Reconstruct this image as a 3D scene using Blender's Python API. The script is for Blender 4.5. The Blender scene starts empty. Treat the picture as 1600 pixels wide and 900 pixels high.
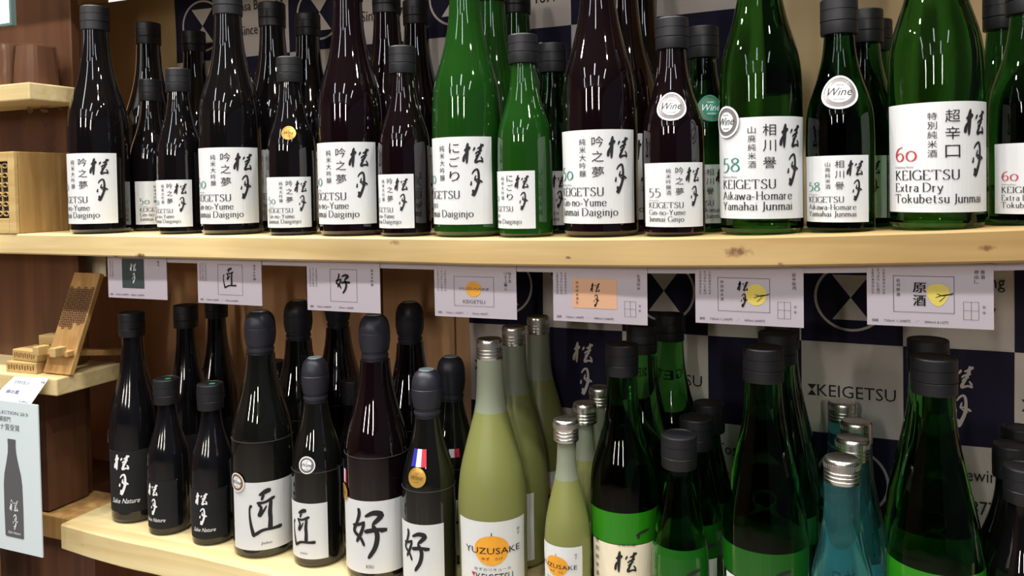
import bpy, math, random
import numpy as np
from mathutils import Vector, Matrix

random.seed(7)
S = bpy.context.scene
COL = S.collection

# ------------------------------------------------------------------ camera
F = 1250.0                      # focal length in pixels of the 1600x900 frame
CAM = Vector((0.0, -0.785, 0.057))
YAW, PITCH, ROLL = math.radians(22.5), math.radians(1.4), 0.018
PY = 320.0                      # row of the optical axis (lens shifted down)
fw = Vector((-math.sin(YAW) * math.cos(PITCH), math.cos(YAW) * math.cos(PITCH), -math.sin(PITCH)))
r0 = Vector((math.cos(YAW), math.sin(YAW), 0))
u0 = r0.cross(fw)
rt = r0 * math.cos(ROLL) - u0 * math.sin(ROLL)
up = u0 * math.cos(ROLL) + r0 * math.sin(ROLL)
cd = bpy.data.cameras.new('camera')
cd.sensor_fit = 'HORIZONTAL'
cd.sensor_width = 36.0
cd.lens = F / 1600 * 36.0
cd.shift_y = -(450 - PY) / 1600
cd.clip_start = 0.02
cam = bpy.data.objects.new('camera', cd)
COL.objects.link(cam)
m = Matrix((rt, up, -fw)).transposed().to_4x4()
m.translation = CAM
cam.matrix_world = m
S.camera = cam


def P(x, y, Y):
    """point of the plane at depth Y that shows at pixel x, y"""
    d = fw + rt * ((x - 800) / F) + up * ((PY - y) / F)
    return CAM + d * ((Y - CAM.y) / d.y)


# ------------------------------------------------------------------ light
S.view_settings.view_transform = 'Standard'
S.view_settings.look = 'None'
S.view_settings.gamma = 1.0
S.view_settings.use_curve_mapping = False
S.view_settings.exposure = -0.12
w = bpy.data.worlds.new('shop_air')
S.world = w
w.use_nodes = True
bg = w.node_tree.nodes['Background']
bg.inputs[0].default_value = (0.80, 0.86, 1.0, 1)
bg.inputs[1].default_value = 0.07


def lamp(x, y, z, power, size, sy=None, color=(1, 0.97, 0.92), tilt=0.0):
    L = bpy.data.lights.new('ceiling_or_fill_lamp', 'AREA')
    L.shape = 'DISK' if sy is None else 'RECTANGLE'
    L.size = size
    if sy is not None:
        L.size_y = sy
    L.energy = power
    L.color = color
    o = bpy.data.objects.new('ceiling_or_fill_lamp', L)
    o.location = (x, y, z)
    o.rotation_euler = (tilt, 0, 0)
    COL.objects.link(o)


ZC = 1.36
for x, y, p in ((-1.80, -0.30, 11), (-1.20, -0.28, 15), (-0.72, -0.30, 9), (-0.22, -0.32, 8), (0.28, -0.32, 7), (0.80, -0.34, 6),
                (-1.65, -0.78, 9), (-1.05, -0.80, 11), (-0.40, -0.80, 9), (0.22, -0.82, 8), (0.85, -0.84, 6)):
    lamp(x, y, ZC, p, 0.085, tilt=math.radians(10))
for x in (-1.5, -0.2, 1.1):
    lamp(x, -1.65, ZC, 6, 0.10, 1.0, (0.86, 0.92, 1.0), tilt=math.radians(25))
for x in (-2.0, -0.8, 0.5):
    lamp(x, -2.7, ZC, 6, 0.10, 1.0, (0.84, 0.90, 1.0), tilt=math.radians(35))
for x in (-2.4, -0.7, 1.0):  # unseen far lamps added to lift the dark back wall
    lamp(x, -4.6, ZC, 52, 0.12, 1.2, (1.0, 0.90, 0.80), tilt=math.radians(62))


# ------------------------------------------------------------------ materials
def nodes_of(name):
    mt = bpy.data.materials.new(name)
    mt.use_nodes = True
    return mt, mt.node_tree, mt.node_tree.nodes['Principled BSDF']


def mat(name, col, rough=0.5, metal=0.0, trans=0.0, coat=0.0, ior=1.45, emit=0.0, var=0.0, scale=60.0, bump=0.0, alpha=1.0, sss=0.0):
    mt, nt, b = nodes_of(name)
    b.inputs['Base Color'].default_value = (*col, 1)
    b.inputs['Roughness'].default_value = rough
    b.inputs['Metallic'].default_value = metal
    b.inputs['Transmission Weight'].default_value = trans
    b.inputs['Coat Weight'].default_value = coat
    b.inputs['Coat Roughness'].default_value = 0.03
    b.inputs['IOR'].default_value = ior
    b.inputs['Alpha'].default_value = alpha
    if emit:
        b.inputs['Emission Color'].default_value = (*col, 1)
        b.inputs['Emission Strength'].default_value = emit
    if var or bump:
        tc = nt.nodes.new('ShaderNodeTexCoord')
        nz = nt.nodes.new('ShaderNodeTexNoise')
        nz.inputs['Scale'].default_value = scale
        nz.inputs['Detail'].default_value = 4
        nt.links.new(tc.outputs['Object'], nz.inputs['Vector'])
        if var:
            mx = nt.nodes.new('ShaderNodeMix')
            mx.data_type = 'RGBA'
            mx.inputs[6].default_value = (*[c * (1 - var) for c in col], 1)
            mx.inputs[7].default_value = (*[min(1, c * (1 + var)) for c in col], 1)
            nt.links.new(nz.outputs['Fac'], mx.inputs[0])
            nt.links.new(mx.outputs[2], b.inputs['Base Color'])
        if bump:
            bp = nt.nodes.new('ShaderNodeBump')
            bp.inputs['Strength'].default_value = bump
            bp.inputs['Distance'].default_value = 0.001
            nt.links.new(nz.outputs['Fac'], bp.inputs['Height'])
            nt.links.new(bp.outputs['Normal'], b.inputs['Normal'])
    return mt


def wood(name, c1, c2, axis=0, grain=1.0, rough=0.55, knots=(), tint=None):
    """plank grain running along an axis; knots = list of (point, radius); tint = (x0, x1, colour at x1)"""
    mt, nt, b = nodes_of(name)
    N, Lk = nt.nodes.new, nt.links.new
    tc = N('ShaderNodeTexCoord')
    mp = N('ShaderNodeMapping')
    sc = [26.0 * grain] * 3
    sc[axis] = 1.6 * grain
    mp.inputs['Scale'].default_value = sc
    Lk(tc.outputs['Object'], mp.inputs['Vector'])
    n1 = N('ShaderNodeTexNoise')
    n1.inputs['Scale'].default_value = 2.0
    n1.inputs['Detail'].default_value = 6
    n1.inputs['Distortion'].default_value = 0.6
    Lk(mp.outputs['Vector'], n1.inputs['Vector'])
    rp = N('ShaderNodeValToRGB')
    rp.color_ramp.elements[0].position = 0.30
    rp.color_ramp.elements[0].color = (*c1, 1)
    rp.color_ramp.elements[1].position = 0.68
    rp.color_ramp.elements[1].color = (*c2, 1)
    Lk(n1.outputs['Fac'], rp.inputs['Fac'])
    cur = rp.outputs['Color']
    n2 = N('ShaderNodeTexNoise')
    n2.inputs['Scale'].default_value = 3.2
    n2.inputs['Detail'].default_value = 2
    Lk(tc.outputs['Object'], n2.inputs['Vector'])
    mr = N('ShaderNodeMapRange')
    mr.inputs['From Min'].default_value = 0.35
    mr.inputs['From Max'].default_value = 0.65
    mr.inputs['To Min'].default_value = 0.80
    mr.inputs['To Max'].default_value = 1.08
    Lk(n2.outputs['Fac'], mr.inputs['Value'])
    mu = N('ShaderNodeMix')
    mu.data_type = 'RGBA'
    mu.blend_type = 'MULTIPLY'
    mu.inputs[0].default_value = 1.0
    Lk(cur, mu.inputs[6])
    Lk(mr.outputs['Result'], mu.inputs[7])
    cur = mu.outputs[2]
    sep = N('ShaderNodeSeparateXYZ')
    Lk(tc.outputs['Object'], sep.inputs[0])
    if tint:
        mr2 = N('ShaderNodeMapRange')
        mr2.inputs['From Min'].default_value = tint[0]
        mr2.inputs['From Max'].default_value = tint[1]
        Lk(sep.outputs['X'], mr2.inputs['Value'])
        m2 = N('ShaderNodeMix')
        m2.data_type = 'RGBA'
        m2.blend_type = 'MULTIPLY'
        Lk(mr2.outputs['Result'], m2.inputs[0])
        Lk(cur, m2.inputs[6])
        m2.inputs[7].default_value = (*tint[2], 1)
        cur = m2.outputs[2]
    for (pt, rad) in knots:
        sb = N('ShaderNodeVectorMath')
        sb.operation = 'SUBTRACT'
        sb.inputs[1].default_value = pt
        Lk(tc.outputs['Object'], sb.inputs[0])
        ml = N('ShaderNodeVectorMath')
        ml.operation = 'MULTIPLY'
        ml.inputs[1].default_value = (0.42, 1.0, 1.0)
        Lk(sb.outputs[0], ml.inputs[0])
        nn = N('ShaderNodeTexNoise')
        nn.inputs['Scale'].default_value = 180
        Lk(tc.outputs['Object'], nn.inputs['Vector'])
        ln = N('ShaderNodeVectorMath')
        ln.operation = 'LENGTH'
        Lk(ml.outputs[0], ln.inputs[0])
        ad = N('ShaderNodeMath')
        ad.operation = 'MULTIPLY_ADD'
        ad.inputs[1].default_value = rad * 1.6
        Lk(nn.outputs['Fac'], ad.inputs[0])
        Lk(ln.outputs['Value'], ad.inputs[2])
        m3r = N('ShaderNodeMapRange')
        m3r.inputs['From Min'].default_value = rad * 1.9
        m3r.inputs['From Max'].default_value = rad * 1.1
        Lk(ad.outputs[0], m3r.inputs['Value'])
        m3 = N('ShaderNodeMix')
        m3.data_type = 'RGBA'
        Lk(m3r.outputs['Result'], m3.inputs[0])
        Lk(cur, m3.inputs[6])
        m3.inputs[7].default_value = (0.16, 0.075, 0.025, 1)
        cur = m3.outputs[2]
    Lk(cur, b.inputs['Base Color'])
    b.inputs['Roughness'].default_value = rough
    bp = N('ShaderNodeBump')
    bp.inputs['Strength'].default_value = 0.25
    bp.inputs['Distance'].default_value = 0.0008
    Lk(n1.outputs['Fac'], bp.inputs['Height'])
    Lk(bp.outputs['Normal'], b.inputs['Normal'])
    return mt


M = {
    'black_glass': mat('black_glass', (0.0035, 0.0030, 0.0035), 0.035, coat=0.6, ior=1.5),
    'plum_glass': mat('plum_glass', (0.0042, 0.0016, 0.0026), 0.03, coat=0.6, ior=1.5),
    'satin_black_glass': mat('satin_black_glass', (0.0045, 0.0045, 0.006), 0.12, coat=0.35, ior=1.5),
    'smoke_glass': mat('smoke_glass', (0.005, 0.0055, 0.0045), 0.03, coat=0.6, ior=1.5),
    'dark_green_glass': mat('dark_green_glass', (0.05, 0.27, 0.05), 0.01, trans=1.0, ior=1.38),
    'deep_green_glass': mat('deep_green_glass', (0.015, 0.11, 0.025), 0.01, trans=1.0, ior=1.38),
    'cloudy_green': mat('cloudy_green', (0.007, 0.044, 0.0045), 0.04, coat=0.5, ior=1.5),
    'clear_green': mat('clear_green', (0.10, 0.42, 0.08), 0.02, trans=1.0, ior=1.33),
    'aqua_glass': mat('aqua_glass', (0.26, 0.76, 0.82), 0.02, trans=0.965, ior=1.33),
    'frosted_liquid': mat('frosted_liquid', (0.19, 0.205, 0.062), 0.38, ior=1.45, var=0.05, scale=20),
    'frosted_neck': mat('frosted_neck', (0.21, 0.235, 0.17), 0.42, ior=1.45, var=0.05, scale=20),
    'cap_black': mat('cap_black', (0.0095, 0.0100, 0.0125), 0.44, var=0.1, scale=90, bump=0.05),
    'capsule_navy': mat('capsule_navy', (0.019, 0.020, 0.030), 0.42, bump=0.05, scale=80),
    'capsule_disc': mat('capsule_disc', (0.30, 0.38, 0.40), 0.35, metal=0.3),
    'aluminium': mat('aluminium', (0.78, 0.77, 0.74), 0.28, metal=1.0),
    'paper': mat('paper', (0.665, 0.685, 0.70), 0.6, var=0.02, scale=200),
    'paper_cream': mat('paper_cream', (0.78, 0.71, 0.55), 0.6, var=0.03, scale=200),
    'paper_black': mat('paper_black', (0.004, 0.005, 0.006), 0.85),
    'paper_back': mat('paper_back', (0.16, 0.20, 0.21), 0.5),  # grey holds the shade on the white back labels
    'card': mat('card', (0.50, 0.455, 0.515), 0.5, var=0.02, scale=120),
    'poster_paper': mat('poster_paper', (0.66, 0.76, 0.80), 0.35),
    'ink': mat('ink', (0.012, 0.011, 0.014), 0.7),
    'ink_grey': mat('ink_grey', (0.10, 0.10, 0.11), 0.7),
    'film_line': mat('film_line', (0.045, 0.047, 0.045), 0.4),
    'ink_blue': mat('ink_blue', (0.03, 0.06, 0.22), 0.7),
    'ink_red': mat('ink_red', (0.45, 0.03, 0.04), 0.7),
    'ink_green': mat('ink_green', (0.02, 0.20, 0.16), 0.7),
    'ink_white': mat('ink_white', (0.80, 0.82, 0.84), 0.6),
    'ink_orange': mat('ink_orange', (0.80, 0.36, 0.03), 0.6, var=0.25, scale=30),
    'ink_yellow': mat('ink_yellow', (0.72, 0.60, 0.12), 0.6, var=0.15, scale=60),
    'ink_peach': mat('ink_peach', (0.72, 0.42, 0.26), 0.6),
    'ink_teal': mat('ink_teal', (0.040, 0.058, 0.058), 0.6),
    'green_print': mat('green_print', (0.018, 0.19, 0.005), 0.18, coat=0.4),  # glow of the back label through green glass, put into the colour
    'green_print_dark': mat('green_print_dark', (0.006, 0.085, 0.005), 0.18, coat=0.4),  # dimmer copy of the painted glow
    'silver_foil': mat('silver_foil', (0.26, 0.24, 0.24), 0.34, metal=0.35),
    'bronze_foil': mat('bronze_foil', (0.36, 0.20, 0.11), 0.3, metal=0.4),
    'gold_foil': mat('gold_foil', (0.66, 0.40, 0.09), 0.28, metal=0.45),
    'seal_green': mat('seal_green', (0.07, 0.16, 0.08), 0.4),
    'ribbon_blue': mat('ribbon_blue', (0.03, 0.03, 0.35), 0.4),
    'ribbon_red': mat('ribbon_red', (0.55, 0.02, 0.05), 0.4),
    'dot_green': mat('dot_green', (0.03, 0.40, 0.16), 0.4),
    'cloth_white': mat('cloth_white', (0.62, 0.58, 0.55), 0.9, var=0.05, scale=300, bump=0.2),
    'cloth_navy': mat('cloth_navy', (0.011, 0.0095, 0.034), 0.9, var=0.15, scale=300, bump=0.2),
    'ring_black': mat('ring_black', (0.006, 0.005, 0.010), 0.9),
    'film': mat('film', (0.9, 0.9, 0.9), 0.08, trans=1.0, ior=1.15, alpha=0.35),
    'dark_hole': mat('dark_hole', (0.02, 0.012, 0.008), 0.9),
    'carved': mat('carved', (0.20, 0.09, 0.035), 0.7),
    'burnt': mat('burnt', (0.10, 0.045, 0.02), 0.7),
    'frame_dark': mat('frame_dark', (0.10, 0.16, 0.15), 0.25),
    'lit_white': mat('lit_white', (0.9, 1.0, 0.97), 0.4, emit=1.1),
    'ceiling_paint': mat('ceiling_paint', (0.16, 0.155, 0.15), 0.9),
    'floor_tile': mat('floor_tile', (0.34, 0.30, 0.26), 0.4, var=0.2, scale=5),
    'pine': wood('pine', (0.58, 0.42, 0.18), (0.75, 0.60, 0.32), 0, 1.0,
                 knots=[((-0.093, 0.0, -0.010), 0.0055), ((-0.055, 0.0, -0.021), 0.0018), ((-0.263, 0.0, -0.019), 0.0016),
                        ((-0.47, 0.0, -0.006), 0.003), ((0.113, 0.0, -0.004), 0.003), ((-0.855, 0.0, -0.027), 0.004),
                        ((-0.90, 0.0, -0.028), 0.0025)],
                 tint=(-0.85, 0.05, (0.62, 0.52, 0.38))),
    'pine_low': wood('pine_low', (0.60, 0.45, 0.20), (0.74, 0.62, 0.34), 0, 0.9,
                     knots=[((-0.97, 0.0, -0.43), 0.004), ((-0.925, -0.003, -0.434), 0.0045)]),
    'ply': wood('ply', (0.60, 0.31, 0.14), (0.72, 0.42, 0.21), 2, 0.6),
    'ply_tan': wood('ply_tan', (0.56, 0.40, 0.19), (0.66, 0.50, 0.26), 2, 0.5),
    'umber': wood('umber', (0.085, 0.031, 0.013), (0.145, 0.060, 0.026), 2, 0.7),
    'oak': wood('oak', (0.27, 0.145, 0.042), (0.42, 0.255, 0.085), 2, 1.6),
    'oak_x': wood('oak_x', (0.42, 0.27, 0.09), (0.56, 0.40, 0.17), 0, 1.6),
    'pale_x': wood('pale_x', (0.62, 0.46, 0.20), (0.76, 0.62, 0.34), 0, 1.2),
    'stand_wood': wood('stand_wood', (0.42, 0.22, 0.07), (0.60, 0.36, 0.13), 2, 1.4),
}


# ------------------------------------------------------------------ object helpers
def tag(o, label, cat, group=None, kind=None):
    if label:
        o['label'] = label
    if cat:
        o['category'] = cat
    if group:
        o['group'] = group
    if kind:
        o['kind'] = kind
    return o


def thing(name, loc=(0, 0, 0), rz=0.0):
    o = bpy.data.objects.new(name, None)
    o.empty_display_size = 0.02
    COL.objects.link(o)
    o.location = loc
    o.rotation_euler = (0, 0, rz)
    return o


def obj(name, me, parent=None):
    o = bpy.data.objects.new(name, me)
    COL.objects.link(o)
    if parent is not None:
        o.parent = parent
    return o


def mesh(name, verts, faces, mats, smooth=False, idx=None, sharp=None):
    me = bpy.data.meshes.new(name)
    me.from_pydata([tuple(v) for v in verts], [], [tuple(f) for f in faces])
    for k in (mats if isinstance(mats, (list, tuple)) else [mats]):
        me.materials.append(M[k])
    if smooth:
        me.polygons.foreach_set('use_smooth', [True] * len(me.polygons))
    if idx is not None:
        me.polygons.foreach_set('material_index', idx)
    if sharp:
        me.set_sharp_from_angle(angle=math.radians(sharp))
    me.update()
    return me


def lathe(name, prof, mats, seg=48, split=None, sharp=42):
    """prof: list of (z, r) from the bottom up, closed at both ends; split = height where material 1 begins"""
    V, Fc, idx = [], [], []
    for z, r in prof:
        for i in range(seg):
            a = 2 * math.pi * i / seg
            V.append((r * math.sin(a), -r * math.cos(a), z))
    n = len(prof)
    for j in range(n - 1):
        for i in range(seg):
            k = (i + 1) % seg
            Fc.append((j * seg + i, j * seg + k, (j + 1) * seg + k, (j + 1) * seg + i))
            idx.append(1 if split is not None and prof[j][0] >= split - 1e-6 else 0)
    Fc.append(tuple(range(seg - 1, -1, -1)))
    idx.append(0)
    Fc.append(tuple((n - 1) * seg + i for i in range(seg)))
    idx.append(1 if split is not None else 0)
    return mesh(name, V, Fc, mats, True, idx, sharp=sharp)


def box_geo(x0, x1, y0, y1, z0, z1, bev=0.0):
    if bev <= 0:
        V = [(x, y, z) for z in (z0, z1) for y in (y0, y1) for x in (x0, x1)]
        return V, [(0, 2, 3, 1), (4, 5, 7, 6), (0, 1, 5, 4), (2, 6, 7, 3), (0, 4, 6, 2), (1, 3, 7, 5)]
    import bmesh
    bm = bmesh.new()
    bmesh.ops.create_cube(bm, size=1)
    for v in bm.verts:
        v.co = Vector(((x0 + x1) / 2 + v.co.x * (x1 - x0), (y0 + y1) / 2 + v.co.y * (y1 - y0), (z0 + z1) / 2 + v.co.z * (z1 - z0)))
    bmesh.ops.bevel(bm, geom=bm.edges[:], offset=bev, segments=2, affect='EDGES', profile=0.5)
    bm.verts.index_update()
    V = [tuple(v.co) for v in bm.verts]
    Fc = [tuple(v.index for v in f.verts) for f in bm.faces]
    bm.free()
    return V, Fc


def box(name, x0, x1, y0, y1, z0, z1, mt, parent=None, bev=0.0):
    V, Fc = box_geo(x0, x1, y0, y1, z0, z1, bev)
    return obj(name, mesh(name, V, Fc, mt), parent)


def struct(name, x0, x1, y0, y1, z0, z1, mt, bev=0.0, label=None):
    o = box(name, x0, x1, y0, y1, z0, z1, mt, None, bev)
    o['kind'] = 'structure'
    if label:
        o['label'] = label
    return o


# ------------------------------------------------------------------ flat print: type, brush, shapes (all 2-D, in millimetres)
_tc = {}


def glyph(s, shear=0.0):
    """outline of a short string as flat verts / faces, from the built-in typeface"""
    if (s, shear) in _tc:
        return _tc[(s, shear)]
    cu = bpy.data.curves.new('type', 'FONT')
    cu.body = s
    cu.size = 1.0
    cu.resolution_u = 2
    cu.shear = shear
    o = bpy.data.objects.new('type', cu)
    COL.objects.link(o)
    bpy.context.view_layer.update()
    me = bpy.data.meshes.new_from_object(o.evaluated_get(bpy.context.evaluated_depsgraph_get()))
    V = [(v.co.x, v.co.y) for v in me.vertices]
    Fc = [tuple(p.vertices) for p in me.polygons]
    bpy.data.objects.remove(o)
    bpy.data.curves.remove(cu)
    bpy.data.meshes.remove(me)
    _tc[(s, shear)] = (V, Fc)
    return V, Fc


class Flat:
    """flat artwork"""
    def __init__(self):
        self.V, self.F = [], []

    def add(self, V, Fc):
        n = len(self.V)
        self.V += list(V)
        self.F += [tuple(i + n for i in f) for f in Fc]
        return self

    def fit(self, s, x0, y0, x1, y1, shear=0.0, keep=False):
        V, Fc = glyph(s, shear)
        if not V:
            return self
        a = np.array(V)
        lo, hi = a.min(0), a.max(0)
        sx = (x1 - x0) / max(hi[0] - lo[0], 1e-6)
        sy = (y1 - y0) / max(hi[1] - lo[1], 1e-6)
        if keep:
            sx = sy = min(sx, sy)
        return self.add([(x0 + (v[0] - lo[0]) * sx, y0 + (v[1] - lo[1]) * sy) for v in V], Fc)

    def column(self, s, xc, ytop, step, size):
        """vertical line of characters"""
        for i, c in enumerate(s):
            yt = ytop - i * step
            hh = size * (0.2 if c == '一' else 1.0)
            self.fit(c, xc - size / 2, yt - (size + hh) / 2, xc + size / 2, yt - (size - hh) / 2)
        return self

    def rect(self, x0, y0, x1, y1):
        return self.add([(x0, y0), (x1, y0), (x1, y1), (x0, y1)], [(0, 1, 2, 3)])

    def frame(self, x0, y0, x1, y1, t):
        self.rect(x0, y0, x1, y0 + t).rect(x0, y1 - t, x1, y1)
        return self.rect(x0, y0, x0 + t, y1).rect(x1 - t, y0, x1, y1)

    def disc(self, cx, cy, rx, ry=None, n=28, r_in=0.0, bump=0.0):
        ry = ry or rx
        V, Fc = [], []
        rings = [r_in, 0.34 + 0.66 * r_in, 0.68 + 0.32 * r_in, 1.0] if r_in < 0.6 else [r_in, 1.0]
        for q in rings:
            for i in range(n):
                a = 2 * math.pi * i / n
                k = 1 + bump * math.sin(3 * a)
                V.append((cx + rx * q * k * math.cos(a), cy + ry * q * k * math.sin(a)))
        for j in range(len(rings) - 1):
            for i in range(n):
                k = (i + 1) % n
                Fc.append((j * n + i, j * n + k, (j + 1) * n + k, (j + 1) * n + i))
        return self.add(V, Fc)

    def poly(self, pts):
        return self.add(pts, [tuple(range(len(pts)))])

    def brush(self, strokes, ox, oy, sx, sy, wk):
        """strokes: lists of (x, y, width) in a box with y downward; placed with its top left at ox, oy"""
        for st in strokes:
            pts = [np.array(p, float) for p in st]
            if len(pts) == 2:
                pts.insert(1, (pts[0] + pts[1]) / 2)
            ex = [2 * pts[0] - pts[1]] + pts + [2 * pts[-1] - pts[-2]]
            cur = []
            for i in range(1, len(ex) - 2):
                for t in (0, 0.25, 0.5, 0.75):
                    a, b, c, d = ex[i - 1:i + 3]
                    cur.append(0.5 * (2 * b + (c - a) * t + (2 * a - 5 * b + 4 * c - d) * t * t + (3 * b - a - 3 * c + d) * t ** 3))
            cur.append(pts[-1])
            V, Fc = [], []
            n = len(cur)
            for i, p in enumerate(cur):
                q = cur[min(i + 1, n - 1)] - cur[max(i - 1, 0)]
                q = np.array([q[0] * sx, q[1] * sy])
                L = math.hypot(*q) or 1
                nx, ny = -q[1] / L, q[0] / L
                wd = abs(p[2]) * wk / 2
                if i in (0, n - 1):
                    wd *= 0.55
                x, y = p[0] * sx, p[1] * sy
                V += [(ox + x + nx * wd, oy - (y + ny * wd)), (ox + x - nx * wd, oy - (y - ny * wd))]
            for i in range(n - 1):
                Fc.append((2 * i, 2 * i + 1, 2 * i + 3, 2 * i + 2))
            self.add(V, Fc)
        return self

    # pen-drawn roman letters with thick stems and thin cross strokes
    def roman(self, s, x, y, h, width=None, weight=1.0):
        segs, cx = [], 0.0
        for ch in s:
            if ch == ' ':
                cx += 0.32
                continue
            g = ROMAN.get(ch)
            if g is None:
                continue
            mx = 0
            for st in g.split('|'):
                cv = st.startswith('~')
                pts = [tuple(float(q) / 100 for q in t.split(',')) for t in st.lstrip('~').split()]
                mx = max(mx, max(p[0] for p in pts))
                segs.append((cv, [(px + cx, py) for px, py in pts]))
            cx += mx + 0.14
        cx -= 0.14
        k = (width / cx) if width else h
        for cv, pts in segs:
            if cv:
                pp = [np.array(p) for p in pts]
                ex = [2 * pp[0] - pp[1]] + pp + [2 * pp[-1] - pp[-2]]
                cur = []
                for i in range(1, len(ex) - 2):
                    for t in (0, 0.33, 0.67):
                        a, b, c, d = ex[i - 1:i + 3]
                        cur.append(0.5 * (2 * b + (c - a) * t + (2 * a - 5 * b + 4 * c - d) * t * t + (3 * b - a - 3 * c + d) * t ** 3))
                cur.append(pp[-1])
            else:
                cur = [np.array(p) for p in pts]
                for e, o in ((0, 1), (-1, -2)):            # serifs on upright stems
                    q = cur[e] - cur[o]
                    if abs(q[1]) > 3 * abs(q[0]):
                        sx_, sy_ = cur[e]
                        self.rect(x + (sx_ - 0.09) * k, y + (sy_ - 0.02) * h, x + (sx_ + 0.09) * k, y + (sy_ + 0.02) * h)
            V, Fc = [], []
            n = len(cur)
            for i, p in enumerate(cur):
                q = cur[min(i + 1, n - 1)] - cur[max(i - 1, 0)]
                L = math.hypot(*q) or 1
                nx, ny = -q[1] / L, q[0] / L
                wd = (0.022 + 0.036 * abs(q[1] / L)) * weight
                V += [(x + (p[0] + nx * wd) * k, y + (p[1] + ny * wd) * h), (x + (p[0] - nx * wd) * k, y + (p[1] - ny * wd) * h)]
            for i in range(n - 1):
                Fc.append((2 * i, 2 * i + 1, 2 * i + 3, 2 * i + 2))
            self.add(V, Fc)
        return self

    def mapped(self, name, fn, mt):
        """bend the artwork onto a surface"""
        V = [fn(x, y) for x, y in self.V]
        Fc = []
        for f in self.F:                                   # every face looks outward
            a = np.array([self.V[i] for i in f])
            ar = np.sum(a[:, 0] * np.roll(a[:, 1], -1) - a[:, 1] * np.roll(a[:, 0], -1))
            Fc.append(f if ar > 0 else tuple(reversed(f)))
        return mesh(name, V, Fc, mt)


ROMAN = {
    'K': '10,0 10,100|52,100 14,48|22,56 60,0', 'E': '10,0 10,100|10,100 50,100 50,88|10,52 42,52|10,0 54,0 54,13',
    'I': '10,0 10,100', 'G': '~72,82 62,98 42,101 16,84 8,50 18,14 44,-1 68,6|72,4 72,42', 'T': '34,0 34,100|2,88 2,100 66,100 66,88',
    'S': '~48,84 42,99 26,101 10,86 14,66 36,50 50,32 46,8 26,-1 8,6 6,20', 'U': '10,100 10,40|~10,44 12,14 34,-1 58,14 60,44|60,40 60,100',
    'Y': '2,100 30,48|58,100 30,48|30,50 30,0', 'J': '22,100 22,20|~22,24 20,-4 6,-20', 'D': '10,0 10,100|~10,100 40,100 66,80 72,50 64,20 40,0 10,0',
    'A': '2,0 36,100|36,100 70,0|14,36 58,36', 'H': '10,0 10,100|62,0 62,100|10,52 62,52', 'N': '10,0 10,100|10,100 64,0|64,0 64,100',
    'g': '~40,58 24,64 8,50 10,30 26,18 42,30 44,50 38,60|~24,18 12,8 40,2 46,-14 28,-28 8,-20 14,-4',
    'i': '12,0 12,62|9,84 15,88', 'n': '10,0 10,62|~10,44 22,60 38,60 42,44|42,46 42,0', '-': '2,29 30,29|2,35 30,35',
    'o': '~28,63 10,52 6,31 14,8 30,-1 48,10 54,31 46,54 28,63', 'u': '10,62 10,18|~10,20 16,2 30,0 42,14|42,0 42,62',
    'm': '10,0 10,62|~10,44 20,60 34,60 38,44|38,46 38,0|~38,44 48,60 62,60 66,44|66,46 66,0',
    'e': '~8,34 48,36 44,56 28,63 10,50 8,24 20,2 38,0 50,12', 'a': '~10,50 22,63 38,58 40,40|40,42 40,0|~40,36 14,32 6,16 16,0 30,2 40,16',
    'j': '14,62 14,-10|~14,-6 10,-24 0,-28|11,84 17,88', 'k': '10,0 10,100|40,62 14,32|20,38 46,0', 'w': '2,62 20,0|20,0 36,58|36,58 52,0|52,0 70,62',
    'r': '10,0 10,62|~10,40 20,58 34,60', 'h': '10,0 10,100|~10,44 22,60 38,60 42,44|42,46 42,0', 'x': '4,62 42,0|42,62 4,0',
    't': '16,84 16,14|~16,16 20,0 34,2|4,62 32,62', 'y': '4,62 26,2|48,62 22,-20|~22,-18 14,-30 2,-26', 'b': '10,0 10,100|~10,46 24,63 42,54 46,30 36,4 20,0 10,10',
    's': '~32,52 24,63 10,58 10,44 26,32 34,18 24,0 8,2 4,12', '5': '44,100 14,100|14,100 11,56|~11,56 34,60 48,38 40,8 20,-8 4,-4',
    '0': '~32,70 14,60 6,34 14,8 32,-1 50,10 58,34 50,60 32,70', '8': '~30,100 12,88 14,68 32,56 50,38 52,12 30,-1 8,12 10,36 30,56 48,72 46,92 30,100',
    '6': '~50,100 24,88 8,56 8,24 26,-1 48,8 54,32 44,52 26,54 10,38', 'z': '4,62 40,62|40,62 4,0|4,0 42,0', 'l': '10,0 10,100', 'p': '10,-30 10,62|~10,46 24,63 42,54 46,30 36,4 20,0 10,10',
}
# brush characters, in boxes about 200 wide with y downward: x, y, width
KATSURA = [[(15, 68, 12), (50, 48, 26), (70, 38, 12)], [(48, 0, 14), (40, 60, 24), (38, 120, 20), (36, 182, 12)], [(24, 92, 8), (12, 130, 18), (8, 166, 16)],
           [(92, 70, 8), (106, 46, 14), (112, 44, 4)], [(128, 52, 10), (150, 40, 12), (188, 14, 20)], [(164, 6, 10), (158, 52, 18), (140, 100, 14)],
           [(110, 98, 10), (130, 80, 12), (172, 66, 12)], [(112, 122, 8), (136, 100, 10), (160, 92, 8)],
           [(146, 98, 10), (124, 132, 16), (112, 168, 18), (150, 158, 12), (184, 164, 20)], [(160, 120, 8), (178, 150, 14)]]
TSUKI = [[(10, 44, 8), (30, 14, 12), (58, 2, 14), (70, 44, 16), (66, 120, 18), (44, 184, 20), (18, 226, 26), (20, 200, 6)],
         [(44, 52, 8), (36, 94, 12), (62, 88, 10), (104, 116, 16)], [(40, 100, 6), (70, 122, 12), (84, 118, 6)], [(6, 104, 8), (0, 142, 14)], [(16, 178, 12), (22, 210, 20)]]
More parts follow.
